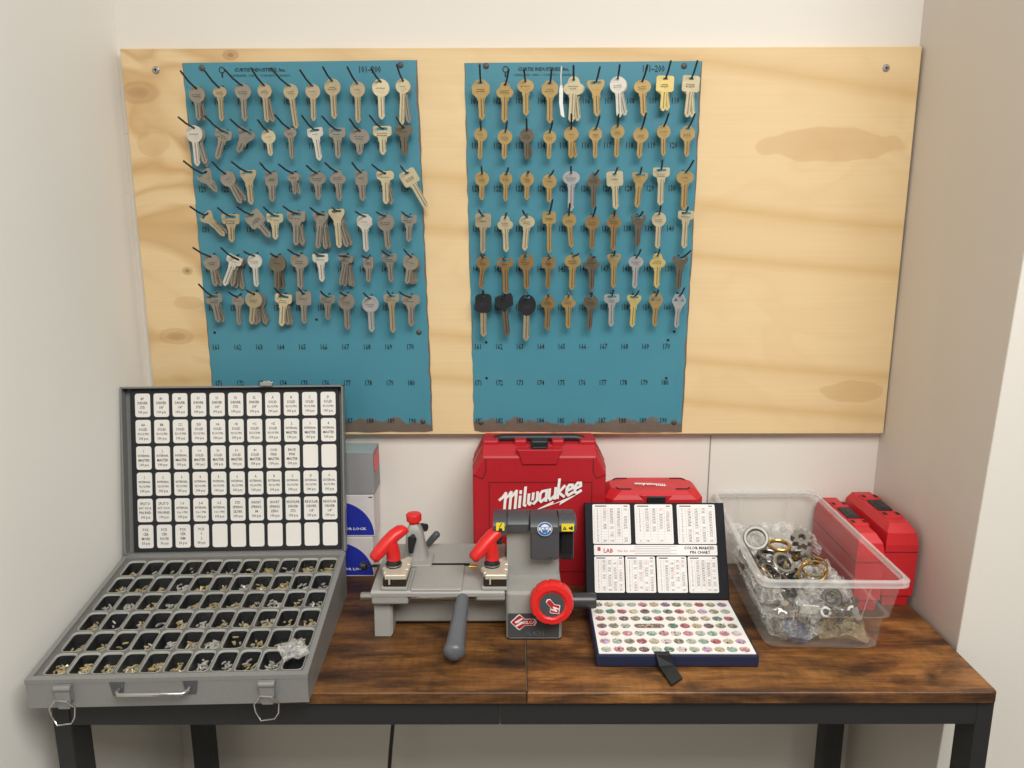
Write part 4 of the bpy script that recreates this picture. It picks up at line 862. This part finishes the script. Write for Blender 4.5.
# ---------------------------------------------------------------- red tool cases
GL = {'M': ([[(-.3, 1.15), (-.05, 1.3), (.25, 1.65), (.25, 0)], [(.25, 1.15), (.5, 1.3), (.78, 1.62), (.78, 0)], [(.78, 1.15), (1.0, 1.3), (1.3, 1.62), (1.3, 0)]], 1.62),
      'i': ([[(.1, 1), (.1, 0)], [(.1, 1.32), (.1, 1.5)]], .45), 'l': ([[(.1, 1.75), (.1, .1), (.25, 0)]], .5),
      'w': ([[(0, 1), (0, .2), (.15, .02), (.42, .25), (.42, 1)], [(.42, .25), (.57, .02), (.84, .25), (.84, 1)]], 1.12),
      'a': ([[(.62, .98), (.18, .98), (0, .78), (0, .22), (.16, .02), (.6, .3)], [(.62, 1), (.62, 0)]], .9),
      'u': ([[(0, 1), (0, .2), (.15, .02), (.58, .3)], [(.58, 1), (.58, 0)]], .86), 'k': ([[(0, 1.75), (0, 0)], [(.58, 1), (.05, .5), (.62, 0)]], .84),
      'e': ([[(.02, .48), (.54, .62), (.5, .92), (.2, .98), (0, .75), (0, .25), (.2, .02), (.6, .18)]], .8)}
def script_logo(b, M, s, mi=0, w=.26):
    x = 0; zz_ = 0.0
    for ch in 'Milwaukee':
        st, adv = GL[ch]
        for p in st: b.ribbon([((x + a + c * .22) * s, c * s) for a, c in p], w * s, zz_, M, mi); zz_ += .00012
        x += adv
    # lightning bolt stroke under the name
    b.flat([(x * s * k, v * s) for k, v in ((.38, -.75), (.64, -.22), (.63, -.5), (.90, -.15), (1.0, .02), (.70, -.78), (.72, -.48))], 0, M, mi)
    return x * s
bc = empty('tool_case', (0.041, 1.25, T), 'large upright red tool case with white script logo and black handle', 'tool case')
W2 = 0.1078; CX = 0.041
def oct_(hw, zt, ch, chz, zb=T + .0006): return [(CX - hw, zb), (CX + hw, zb), (CX + hw, zt - chz), (CX + hw - ch, zt), (CX - hw + ch, zt), (CX - hw, zt - chz)]
b = MB(); R3 = lambda p, y: [(x, y, z) for x, z in p]
b.loft([R3(oct_(.1035, .9705, .0155, .028), 1.2150), R3(oct_(.1065, .9735, .0160, .030), 1.2165), R3(oct_(W2, .9880, .0185, .036), 1.2330), R3(oct_(W2, .9900, .0185, .036), 1.2600), R3(oct_(W2, .9900, .0185, .036), 1.3000), R3(oct_(.103, .985, .0185, .036), 1.3060)])
b.build('case_shell', M_['red_case_l'], bc, world=True)
b = MB(); b.loft([R3(oct_(W2 + .0006, .9906, .0185, .036), 1.2590), R3(oct_(W2 + .0006, .9906, .0185, .036), 1.2612)]); b.build('shell_seam', M_['red_case_d'], bc, world=True)
b = MB(); X1 = XZ(1.2150)
for (x0, x1) in ((-0.0660, -0.0195), (0.1015, 0.1480)):       # raised corner ledges with the lighter sloping tops
    pass
b.prism([(0.041 - .036, .9850), (0.041 + .036, .9850), (0.041 + .027, .9600), (0.041 - .027, .9600)], -0.012, 0.0030, X1, bev=0.0015)
b.build('latch_plate', M_['red_case_l'], bc, world=True)
b = MB()
for dx in (-1, 1):
    for c_, d_ in (((0.041 + dx * .0300, 1.240, 0.9890), (0.020, 0.020, 0.014)), ((0.041 + dx * .078, 1.252, 0.9890), (0.026, 0.04, 0.012))):
        b = MB(); b.box(c_, d_, bev=.003); b.build('handle_block', M_['red_case_l'], bc, world=True)
b = MB(); b.tube([(-0.034, 1.252, 0.9840), (-0.028, 1.252, 0.9920), (-0.018, 1.252, 0.9935), (0.100, 1.252, 0.9935), (0.110, 1.252, 0.9920), (0.116, 1.252, 0.9840)], 0.0068, 10); b.build('carry_handle', M_['blackp'], bc, world=True, smooth=50)
b = MB(); b.box((0.041, 1.2300, 0.9880), (0.0270, 0.020, 0.020), bev=0.003); b.box((0.041, 1.2175, 0.9830), (0.0230, 0.006, 0.012), bev=0.001); b.build('latch', M_['blackp'], bc, world=True)
b = MB(); fr = [(-0.0402, .9310), (0.1258, .9310), (0.1258, .7750), (-0.0402, .7750)]; b.prism(fr, -.001, .0006, X1, holes=[[(-0.0388, .9296), (0.1244, .9296), (0.1244, .7764), (-0.0388, .7764)]])
b.prism([(-0.0650, .9420), (-0.0500, .9350), (-0.0440, .9480), (-0.0440, .9690), (-0.0455, .9690), (-0.0455, .9490), (-0.0505, .9372), (-0.0650, .9440)], -.001, .0006, X1)
b.prism([(0.1470, .9420), (0.1320, .9350), (0.1260, .9480), (0.1260, .9690), (0.1275, .9690), (0.1275, .9490), (0.1325, .9372), (0.1470, .9440)], -.001, .0006, X1)
b.build('panel_groove', M_['red_case_d'], bc, world=True)
b = MB(); ml = frame((-0.0195, 1.2138, 0.8815), (cos(.25), 0, sin(.25)), (0, 0, 1)); ml = Matrix(((ml[0][0], -.12, 0, ml[0][3]), (0, 0, -1, ml[1][3]), (ml[2][0], 1, 0, ml[2][3]), (0, 0, 0, 1)))
script_logo(b, ml, 0.0170); b.build('script_lettering', M_['white'], bc, world=True)

og = empty('bit_case', (0.224, 1.255, T), 'low red bit case with black latch standing behind the small pin kit', 'tool case')
def octp(x0, x1, y0, y1, c, z): return [(x0 + c, y0, z), (x1 - c, y0, z), (x1, y0 + c, z), (x1, y1 - c, z), (x1 - c, y1, z), (x0 + c, y1, z), (x0, y1 - c, z), (x0, y0 + c, z)]
b = MB(); b.loft([octp(.150, .3060, 1.222, 1.302, .010, T + .0006), octp(.1485, .3075, 1.2205, 1.303, .012, .758), octp(.1485, .3075, 1.2205, 1.303, .012, .898), octp(.1535, .3025, 1.2235, 1.300, .014, .9045), octp(.160, .2960, 1.2300, 1.294, .016, .9105)]); b.build('case_shell', M_['red_case'], og, world=True)
b = MB(); b.loft([octp(.1481, .3079, 1.2201, 1.3034, .012, .8520), octp(.1481, .3079, 1.2201, 1.3034, .012, .8535)]); b.build('shell_seam', M_['red_case_d'], og, world=True)
b = MB(); b.prism(rrect(0.030, 0.034, 0.004, 3, 0.2300, 0.8880), -.002, 0.004, XZ(1.2205), bev=0.0015); b.build('latch', M_['blackp'], og, world=True)
b = MB(); b.prism([(0.2300 - .026, .9060), (0.2300 + .026, .9060), (0.2300 + .020, .8980), (0.2300 - .020, .8980)], 0, 0.003, XZ(1.2225), bev=0.001); b.build('latch_plate', M_['red_case'], og, world=True)
b = MB()
for sx in (-1, 1):
    for (y0, yy) in ((1.2360, 1.2440), (1.2890, 1.2810)):
        x = 0.228 + sx * .060; b = MB(); b.tube([(x - sx * .024, y0, .9108), (x - sx * .005, y0, .9108), (x, (y0 * .3 + yy * .7), .9108), (x, yy, .9108)], 0.0013, 6); b.build('lid_groove', M_['blackp'], og, world=True)
b = MB(); TM = frame((0.2520, 1.2600, 0.9112), (-1, 0, 0), (0, -1, 0)); script_logo(b, TM, 0.0066); b.build('script_lettering', M_['white'], og, world=True)

def slim_case(x0, x1, y0, y1, zt, label, seed):
    r = empty('drill_bit_case', ((x0 + x1) / 2, (y0 + y1) / 2, T), label, 'tool case')
    b = MB(); q = lambda i, j, k, z: [(x0 + i, y0 + j, z), (x1 - i, y0 + j, z), (x1 - i, y1 - k, z), (x0 + i, y1 - k, z)]
    zs = zt - .042
    b.loft([q(.006, .006, .004, T + .0006), q(.004, .004, .002, T + .018), q(.001, .001, 0, T + .020), q(0, 0, 0, zs - .001), q(0, 0, 0, zs + .012), q(.003, .004, 0, zt - .012), q(.010, .016, .006, zt)])
    b.build('case_shell', M_['red_case'], r, world=True)
    b = MB(); b.loft([q(-.0004, -.0004, 0, zs), q(-.0004, -.0004, 0, zs + .0014)]); b.build('shell_seam', M_['red_case_d'], r, world=True)
    yc = (y0 + y1) / 2 + .008; xc = (x0 + x1) / 2 + .002
    b = MB(); b.box((xc, yc, zt + .0005), ((x1 - x0) * .46, 0.044, 0.006), bev=0.0025); b.box((xc, yc, zt + .0032), ((x1 - x0) * .2, 0.034, 0.002), bev=0.0008); b.build('latch', M_['blackp'], r, world=True)
    for yy in (yc - .040, yc + .038):
        b = MB(); b.box((xc, yy, zt + .0003), ((x1 - x0) * .60, 0.024, 0.0045), bev=0.002); b.build('grip_block', M_['red_case'], r, world=True)
    b = MB()
    for yy in (yc - .040, yc + .038):
        for dx in (-.2, .2): b = MB(); b.box((xc + dx * (x1 - x0), yy, zt + .0024), ((x1 - x0) * .12, 0.010, 0.0008)); b.build('grip_slot', M_['hole'], r, world=True)
slim_case(0.5690, 0.6190, 1.140, 1.300, 0.884, 'slim red case against the shaded side wall, outer one of two', 1)
slim_case(0.5190, 0.5620, 1.125, 1.300, 0.874, 'slim red case squeezed between the clear bin and another red case', 2)

# ---------------------------------------------------------------- small pin kit
pk = empty('mini_pin_kit', (0.1112, 0.9755, T + .0004), 'small navy pin kit open to a white tray of coloured pins', 'pin kit', rz=radians(-0.4))
PW, PD, PH = 0.2203, 0.158, 0.0175
b = MB(); b.box((PW / 2, PD / 2, PH / 2), (PW, PD, PH), bev=0.0022); b.build('case_tray', M_['navy'], pk)
mixw = lambda c: tuple(x * .8 + .2 * y for x, y in zip(c, rgb(232, 226, 220)))
wells = []; wr = 0.0075; palette = {'p': rgb(214, 140, 160), 'g': rgb(186, 196, 182), 'G': rgb(62, 128, 104), 'r': rgb(178, 60, 84), 'v': rgb(140, 104, 150), 'c': rgb(206, 192, 158), 'm': rgb(104, 52, 70), 'o': rgb(140, 138, 112), 'w': rgb(222, 208, 206), 'l': rgb(206, 166, 204), 't': rgb(150, 186, 170)}
palette = {k_: mixw(c_) for k_, c_ in palette.items()}
wcol = ['ocggpcvogroM'.replace('M', 'v'), 'oGrcmtGrclog', 'rcmoGrococGr'[:12], 'mog...Grcmog', 'pcpgtpwpgtpw', 'lgorcwogtrclg'[:12], 'gpomgGwglctp']
wcol[3] = 'mog---Grcmoo'
for r_ in range(7):
    for c in range(12):
        ch = wcol[r_][c]
        if ch != '-': wells.append((0.0150 + c * 0.01715, 0.1400 - r_ * 0.02110, ch))
slot = rrect(0.0440, 0.0135, 0.0066, 5, 0.0150 + 4 * .01715, 0.1400 - 3 * .0211)
b = MB(); b.prism([(.0040, .0030), (PW - .0040, .0030), (PW - .0040, PD - .0050), (.0040, PD - .0050)], PH + .0003, PH + .0014, holes=[circ(wr, 14, x, y) for x, y, _ in wells] + [slot]); b.build('white_deck', M_['deck'], pk)
# carve: the case tray is solid, so wells are shallow cups standing proud of nothing; give each a dark ring wall and coloured pins
rnd = random.Random(5); b = MB(); cols = []
for (x, y, ch) in wells:
    n0 = len(b.bm.verts); b.add([(px_, py_, PH + .00035) for px_, py_ in circ(wr, 14, x, y)], [tuple(range(14))])
    k = mul(palette[ch], .95); cols += [k] * 14
    for j in range(20):
        a = rnd.uniform(0, 2 * pi); q = wr * .8 * sqrt(rnd.random()); e = rnd.gauss(0, .2); a2 = rnd.uniform(0, pi); d = Vector((cos(a2), sin(a2), e)) * 0.0017
        p = Vector((x + q * cos(a), y + q * sin(a), PH + .0006 + .0007 * (1 - q / wr) + rnd.uniform(0, .0004)))
        n0 = len(b.bm.verts); b.tube([p - d, p + d], 0.0008, 5); f = rnd.uniform(.75, 1.15)
        pc = palette[ch] if rnd.random() < .85 else rnd.choice((rgb(70, 60, 60), rgb(220, 214, 200), rgb(150, 140, 110))); cols += [mul(pc, f)] * (len(b.bm.verts) - n0)
n0 = len(b.bm.verts); b.add([(x, y, PH + .00035) for x, y in slot], [tuple(range(len(slot)))]); cols += [mul(rgb(150, 128, 118), .7)] * (len(b.bm.verts) - n0)
for j in range(46):
    p = Vector((0.0150 + 4 * .01715 + rnd.uniform(-.019, .019), 0.1400 - 3 * .0211 + rnd.uniform(-.0045, .0045), PH + .001)); a2 = rnd.uniform(0, pi); d = Vector((cos(a2), sin(a2), 0)) * .0018
    n0 = len(b.bm.verts); b.tube([p - d, p + d], 0.0008, 5); cols += [mul(rnd.choice((rgb(190, 150, 140), rgb(140, 120, 110), rgb(210, 190, 170))), rnd.uniform(.8, 1.1))] * (len(b.bm.verts) - n0)
o = b.build('coloured_pins', M_['colour_pins'], pk); colour_attr(o, cols); o['kind'] = 'stuff'
LL = 0.149; tl2 = radians(27)
b = MB(); F2 = frame((0, 0, 0), (1, 0, 0), (0, 0, 1)); b.prism([(-.0005, 0), (PW + .0005, 0), (PW + .0005, LL), (-.0005, LL)], -0.012, -0.001, F2, bev=0.0012)
pl_ = b.build('lid', M_['navy_lid'], pk, loc=(0, PD - .001, PH + .0005), rot=Matrix.Rotation(-tl2, 4, 'X'))
pl_['label'] = 'dark navy lid lined with white pin charts'
def chart(u0, u1, v0, v1, cols_, rows_, seed, fill):
    rn = random.Random(seed); x0, x1 = u0 * PW, u1 * PW; z1, z0 = LL * (1 - v0), LL * (1 - v1)
    b = MB(); w, h = x1 - x0, z1 - z0; M = F2 @ Matrix.Translation(((x0 + x1) / 2, (z0 + z1) / 2, -0.0009))
    b.prism(rrect(w, h, 0.0022, 3), 0, 0.0005, M, mi=0)
    # title bar strokes and the table
    b.ribbon([(-w * .42, h * .455), (-w * .42 + w * .28, h * .455)], .0016, .0007, M, mi=1); b.ribbon([(w * .34, h * .455), (w * .43, h * .455)], .0014, .0007, M, mi=1)
    top, bot = h * .40, -h * .46
    for k in range(cols_ + 1):
        x = -w * .46 + w * .92 * k / cols_; b.ribbon([(x, top), (x, bot)], .00022, .0007, M, mi=2)
    for k in range(rows_ + 1):
        z = top + (bot - top) * k / rows_; b.ribbon([(-w * .46, z), (w * .46, z)], .0002, .0007, M, mi=2)
    rh = (top - bot) / rows_
    for i in range(rows_):
        for j in range(cols_):
            if i > rows_ * fill and i < rows_ - 1 and rn.random() < .9: continue
            if j and rn.random() < .22: continue
            x = -w * .46 + w * .92 * (j + .5) / cols_; z = top - rh * (i + .5)
            b.text(f'.{rn.randint(15, 298):03d}' if j else str(i), rh * .92, M @ Matrix.Translation((x, z, 0)), mi=3 if rn.random() < .12 else 1, z=.0007, sx=.9, off=.015)
    b.build('pin_chart', [M_['paper'], M_['black_ink'], M_['grid'], M_['pink_ink']], pl_)
for i, (u0, u1, c_, f_) in enumerate(((.055, .325, 5, 1), (.358, .630, 5, .62), (.662, .935, 5, 1))): chart(u0, u1, .018, .432, c_, 13, i, f_)
for i, (u0, u1, f_) in enumerate(((.060, .270, 1), (.280, .490, 1), (.502, .712, 1), (.722, .930, .8))): chart(u0, u1, .562, .930, 5, 13, 10 + i, f_)
b = MB(); w, h = (.935 - .060) * PW, (.550 - .443) * LL; M = F2 @ Matrix.Translation(((.4975) * PW, LL * (1 - .4965), -0.0009)); b.prism(rrect(w, h, 0.0012, 2), 0, 0.0005, M, mi=0)
b.flat(rrect(.0048, .0062, .001, 2, -w * .46, h * .1), .0007, M, mi=1); b.text('LAB', 0.0088, M @ Matrix.Translation((-w * .385, -h * .08, 0)), mi=1, z=.0007, off=.03); b.text('Mini Kit .003', 0.0052, M @ Matrix.Translation((-w * .24, -h * .1, 0)), mi=1, z=.0007)
for k in range(5): b.ribbon([(-w * .17, h * (.34 - .17 * k)), (w * (.12 if k % 2 else .17), h * (.34 - .17 * k))], .0006, .0007, M, mi=2)
b.text('COLOR MARKED', 0.0062, M @ Matrix.Translation((w * .355, h * .2, 0)), mi=3, z=.0007, off=.03); b.text('PIN CHART', 0.0062, M @ Matrix.Translation((w * .36, -h * .22, 0)), mi=3, z=.0007, off=.03)
b.build('title_strip', [M_['paper'], M_['red_ink'], M_['grid'], M_['ink']], pl_)
b = MB(); b.loft([[(x, y, z) for x, y, z in row] for row in ([(.0780, .006, PH + .0026), (.0985, .006, PH + .0026), (.0985, .006, PH + .0014), (.0780, .006, PH + .0014)], [(.0805, -.003, PH + .0020), (.1010, -.003, PH + .0020), (.1000, -.0015, PH), (.0795, -.0015, PH)],
        [(.0840, -.009, .0070), (.1040, -.006, .0070), (.1030, -.005, .0050), (.0830, -.0075, .0050)], [(.0935, -.046, .0042), (.1105, -.031, .0042), (.1105, -.031, .0008), (.0935, -.046, .0008)])]); b.build('clasp_strap', M_['blackp'], pk)

# ---------------------------------------------------------------- clear bin and its contents
Bq = [(0.354, 1.021), (0.514, 1.015), (0.506, 1.278), (0.362, 1.278)]; Tq = [(0.3270, 0.966), (0.5145, 0.962), (0.5140, 1.299), (0.3470, 1.299)]
ZB, ZR = T + .0006, 0.8825
def bq(t, ins=0.0, r=0.018, n=5):
    q = [Vector((a[0] * (1 - t) + c[0] * t, a[1] * (1 - t) + c[1] * t)) for a, c in zip(Bq, Tq)]
    c = sum(q, Vector((0, 0))) / 4; out = []
    for i in range(4):
        p, pv, nx = q[i], q[i - 1], q[(i + 1) % 4]
        e1 = (pv - p).normalized(); e2 = (nx - p).normalized()
        p2 = p + (e1 + e2) * ins; a, bb = p2 + e1 * r, p2 + e2 * r
        for k in range(n + 1):
            s = k / n; out.append(a * (1 - s) ** 2 + p2 * 2 * s * (1 - s) + bb * s ** 2)
    return out
bn = empty('storage_bin', (0.43, 1.15, T), 'clear plastic storage bin heaped with rings and bagged lock parts', 'storage bin')
lv = lambda t, ins, z, r=.018: [(p.x, p.y, z) for p in bq(t, ins, r)]
b = MB(); zz = lambda t: ZB + (ZR - ZB) * t
b.loft([lv(0, .012, ZB), lv(.0, .004, ZB + .0012), lv(.03, .0005, ZB + .006), lv(.44, .004, zz(.46)), lv(.47, .004, zz(.475)), lv(.49, -.0005, zz(.485)), lv(.95, 0, zz(.95)), lv(1.0, 0, ZR)], cap=False)
b.bm.verts.ensure_lookup_table(); b.add(lv(0, .012, ZB), [tuple(range(24))])
b.build('bin_shell', M_['bin'], bn, world=True, smooth=30)
b = MB(); b.loft([lv(1, -.0002, ZR - .0085), lv(1, -.0052, ZR - .0085), lv(1, -.0056, ZR - .001), lv(1, -.003, ZR + .001), lv(1, .0008, ZR + .0006), lv(1, .0012, ZR - .003)], cap=False); b.build('bin_rim', M_['bin_rim'], bn, world=True, smooth=40)
b = MB()
for s in (.25, .75):
    for (i, j) in ((0, 1), (2, 3)):
        a0 = Vector(Bq[i]).lerp(Vector(Bq[j]), s); a1 = Vector(Tq[i]).lerp(Vector(Tq[j]), s)
        p0, p1 = a0.lerp(a1, .5), a1; yo = -.0006 if i == 0 else .0006
        b.tube([(p0.x, p0.y + yo, zz(.5)), (p1.x, p1.y + yo, zz(.93))], .0007, 5)
b.build('wall_rib', M_['bin_rim'], bn, world=True)
# uncountable small hardware in the bottom
def keep_inside(p, m=.0085):
    t = min(1, max(0, (p.z - ZB) / (ZR - ZB))); q = [Vector((a[0] * (1 - t) + c[0] * t, a[1] * (1 - t) + c[1] * t)) for a, c in zip(Bq, Tq)]
    pts = []
    for i in range(4):
        e1 = (q[i - 1] - q[i]).normalized(); e2 = (q[(i + 1) % 4] - q[i]).normalized(); pts += [q[i] + e1 * .014, q[i] + e2 * .014]
    w = Vector((p.x, p.y))
    for _ in range(3):
        for i in range(8):
            a, c = pts[i], pts[(i + 1) % 8]; d = (c - a).normalized(); nrm = Vector((-d.y, d.x)); k = (w - a).dot(nrm)
            if k < m: w += nrm * (m - k)
    return Vector((w.x, w.y, max(p.z, ZB + .004)))
def clamp_object(o, m=.0085):
    M = o.matrix_basis; inv = M.inverted()
    for v in o.data.vertices: v.co = inv @ keep_inside(M @ v.co, m)
rnd = random.Random(21); b = MB(); cols = []
def in_bin(t, m=.014):
    s, u = rnd.random(), rnd.random(); q = [Vector(a).lerp(Vector(c), t) for a, c in zip(Bq, Tq)]
    p = (q[0].lerp(q[1], s)).lerp(q[3].lerp(q[2], s), u); c = sum(q, Vector((0, 0))) / 4; d = c - p
    return p + d * (m / .1)
for k in range(330):
    t = rnd.random() ** .8 * .62; p = in_bin(t, .027); z = ZB + .005 + t * .075 + rnd.uniform(0, .008); n0 = len(b.bm.verts)
    R = Matrix.Translation((p.x, p.y, z)) @ Matrix.Rotation(rnd.uniform(0, 6.28), 4, 'Z') @ Matrix.Rotation(rnd.uniform(0, 3.14), 4, 'X')
    w = rnd.random()
    if w < .35: b.lathe([(.0045, 0), (.0078, 0), (.0078, .0016), (.0045, .0016)], 12, R, close=True)
    elif w < .7: b.lathe([(.0032, -.010), (.0032, .006), (.0055, .006), (.0055, .010)], 9, R)
    else: b.box((0, 0, 0), (rnd.uniform(.008, .018), rnd.uniform(.006, .012), .004), R, bev=.001, seg=1)
    cols += [mul(rnd.choice((rgb(190, 188, 182), rgb(150, 148, 144), rgb(120, 118, 112), rgb(206, 204, 200), rgb(176, 150, 100))), rnd.uniform(.7, 1.1))] * (len(b.bm.verts) - n0)
o = b.build('loose_hardware', M_['hardware'], smooth=40); clamp_object(o); colour_attr(o, cols); tag(o, 'loose small steel and brass hardware filling the clear bin', 'hardware', kind='stuff')
BG = [((0.395, 1.060, .780), .095, .075, .034, 'bag', .3, (.25, 0), 'clear bag of silver screws by the front left corner inside the clear bin'),
      ((0.470, 1.062, .776), .080, .070, .030, 'bag_tan', -.2, (.3, .1), 'yellowish plastic bag pressed against the front of the clear bin'),
      ((0.425, 1.050, .812), .060, .045, .022, 'bag', .8, (.9, 0), 'crinkled bag with white slip behind the front wall of the clear bin'),
      ((0.402, 1.040, .772), .040, .036, .016, 'bag_blue', .5, (.8, .2), 'small blue tinted bag low at the front of the clear bin'),
      ((0.475, 1.120, .806), .070, .110, .036, 'bag', .1, (.1, .25), 'long clear bag lying along the red cases side in the clear bin'),
      ((0.365, 1.215, .824), .070, .080, .030, 'bag', -.4, (.25, -.1), 'shiny clear bag under the large silver ring in the clear bin'),
      ((0.420, 1.262, .820), .110, .060, .034, 'bag', .05, (.5, 0), 'crinkled clear bag at the back of the clear bin'),
      ((0.480, 1.225, .834), .030, .070, .014, 'bag', .2, (.2, 1.15), 'flat clear packet propped up on the far inner side of the clear bin'),
      ((0.366, 1.115, .800), .055, .100, .034, 'bag', .05, (0, -.3), 'bulging clear bag along the inner side next to small pin kit')]
for i, (loc, sx, sy, h, m, rz, tl_, lb) in enumerate(BG): clamp_object(crumple_bag('parts_bag', (loc[0], loc[1] - .003, loc[2] - .005), sx, sy, h, M_[m], lb, 40 + i, rz, tl_))
b = MB(); b.box((0, 0, 0), (.024, .002, .016), Matrix.Translation((0.4160, 1.0300, .806)) @ Matrix.Rotation(.35, 4, 'X') @ Matrix.Rotation(.12, 4, 'Y'), bev=.0004); tag(b.build('paper_slip', M_['label']), 'blank white paper slip showing through the front of the clear bin', 'paper')
def ring(p_, ro, ri, h, ax, m, label, name='ring', fn=None, cat='ring', n=36):
    p = (p_[0], p_[1] - .004, p_[2] - .006)
    z = Vector(ax).normalized(); x = z.cross(Vector((0.3, 1, .2))).normalized(); y = z.cross(x)
    M = Matrix(((x.x, y.x, z.x, 0), (x.y, y.y, z.y, 0), (x.z, y.z, z.z, 0), (0, 0, 0, 1)))
    c = min(.0012, h * .3); b = MB(); b.lathe([(ri, c - h / 2), (ri + c, -h / 2), (ro - c, -h / 2), (ro, c - h / 2), (ro, h / 2 - c), (ro - c, h / 2), (ri + c, h / 2), (ri, h / 2 - c)], n, None, fn=fn, close=True)
    return tag(b.build(name, m, loc=p, rot=M, smooth=35), label, cat, 'rings heaped in the clear bin' if cat == 'ring' else None)
ring((0.3890, 1.2030, .8460), .0200, .0138, .012, (-.25, -.75, .55), M_['satin'], 'thick satin silver ring tilted up at the back of the heap')
ring((0.4190, 1.1800, .8440), .0180, .0135, .006, (0, -.1, 1), M_['gold'], 'flat brass collar between the big silver ring and lobed knob')
ring((0.3960, 1.1500, .8380), .0215, .0160, .008, (.12, -.12, 1), M_['chrome_d'], 'dark chrome ring lying flat in the middle of the heap')
ring((0.4060, 1.1230, .8400), .0175, .0120, .009, (.2, -.55, .8), M_['chrome'], 'bright chrome ring leaning forward over the dark chrome ring')
ring((0.3640, 1.1600, .8350), .0160, .0120, .008, (.5, -.4, .7), M_['satin'], 'satin grey ring half buried beside the bin side near the pin charts')
for i, (dx, dy, dz, r_) in enumerate(((0, 0, 0, .0215), (.005, .008, .004, .0190), (-.003, -.006, -.004, .0205))):
    ring((0.4440 + dx, 1.1020 + dy, .8370 + dz), r_, r_ - .0022, .004, (-.35 + .1 * i, -.3 - .12 * i, .85), M_['gold'], ['widest gold ring of the three nested near the bin front', 'narrowest gold ring of the three nested near the bin front', 'lowest gold ring of the three nested near the bin front'][i])
for i, (dx, dy, a) in enumerate(((-.004, .004, (.5, -.2, .8)), (.004, -.006, (.65, -.1, .6)), (.010, .002, (.3, -.4, .8)))):
    ring((0.3710 + dx, 1.0980 + dy, .8360), .0165, .0150, .0016, a, M_['gold'] if i == 0 else M_['chrome'], ['thin brass wire ring near the front inner corner of bin', 'steeply tilted thin steel ring beside thin brass wire ring', 'thin steel ring lying under the bright chrome ring'][i])
ring((0.4590, 1.1960, .8480), .0170, .0060, .014, (-.1, -.6, .8), M_['chrome'], 'bright lobed metal knob near the back of the clear bin', 'lobed_knob', fn=lambda a: .86 + .14 * cos(9 * a), cat='knob', n=72)
ring((0.4250, 1.0780, .8220), .0150, .0100, .010, (.3, -.7, .4), M_['satin'], 'satin collar low behind the front rim of the clear bin')
ring((0.4560, 1.0560, .8180), .0140, .0080, .012, (-.4, -.7, .4), M_['chrome_d'], 'small dark cylinder collar seen through the bin front')

# ---------------------------------------------------------------- light, sky and camera
def area(name, loc, sx, sy, power, rot=(0, 0, 0), col=(1, .972, .94)):
    l = bpy.data.lights.new(name, 'AREA'); l.shape = 'RECTANGLE'; l.size = sx; l.size_y = sy; l.energy = power; l.color = col
    o = bpy.data.objects.new(name, l); COL.objects.link(o); o.location = loc; o.rotation_euler = rot
area('ceiling_panel_light', (0.65, -0.58, 2.62), 1.8, 1.4, 98)
w = bpy.data.worlds.new('room_ambience'); SC.world = w; w.use_nodes = True
bg = w.node_tree.nodes['Background']; bg.inputs[0].default_value = (0.95, 0.94, 0.92, 1); bg.inputs[1].default_value = 0.075
cd = bpy.data.cameras.new('camera'); cam = bpy.data.objects.new('camera', cd); COL.objects.link(cam)
cd.sensor_width = 36; cd.lens = 797.44 / 1024 * 36; cd.clip_start = 0.02
CM = ((0.99999614, -0.00195421, 0.00197447), (0.00148937, 0.97710227, 0.21276497), (-0.00234505, -0.2127612, 0.97710141))
cam.matrix_basis = Matrix(((CM[0][0], CM[0][2], -CM[0][1], 0), (CM[1][0], CM[1][2], -CM[1][1], 0), (CM[2][0], CM[2][2], -CM[2][1], 1.3559), (0, 0, 0, 1)))
SC.camera = cam
SC.view_settings.view_transform = 'Standard'; SC.view_settings.look = 'None'; SC.view_settings.exposure = 0.0; SC.view_settings.gamma = 1.0
SC.cycles.transparent_max_bounces = 24; SC.cycles.max_bounces = 8
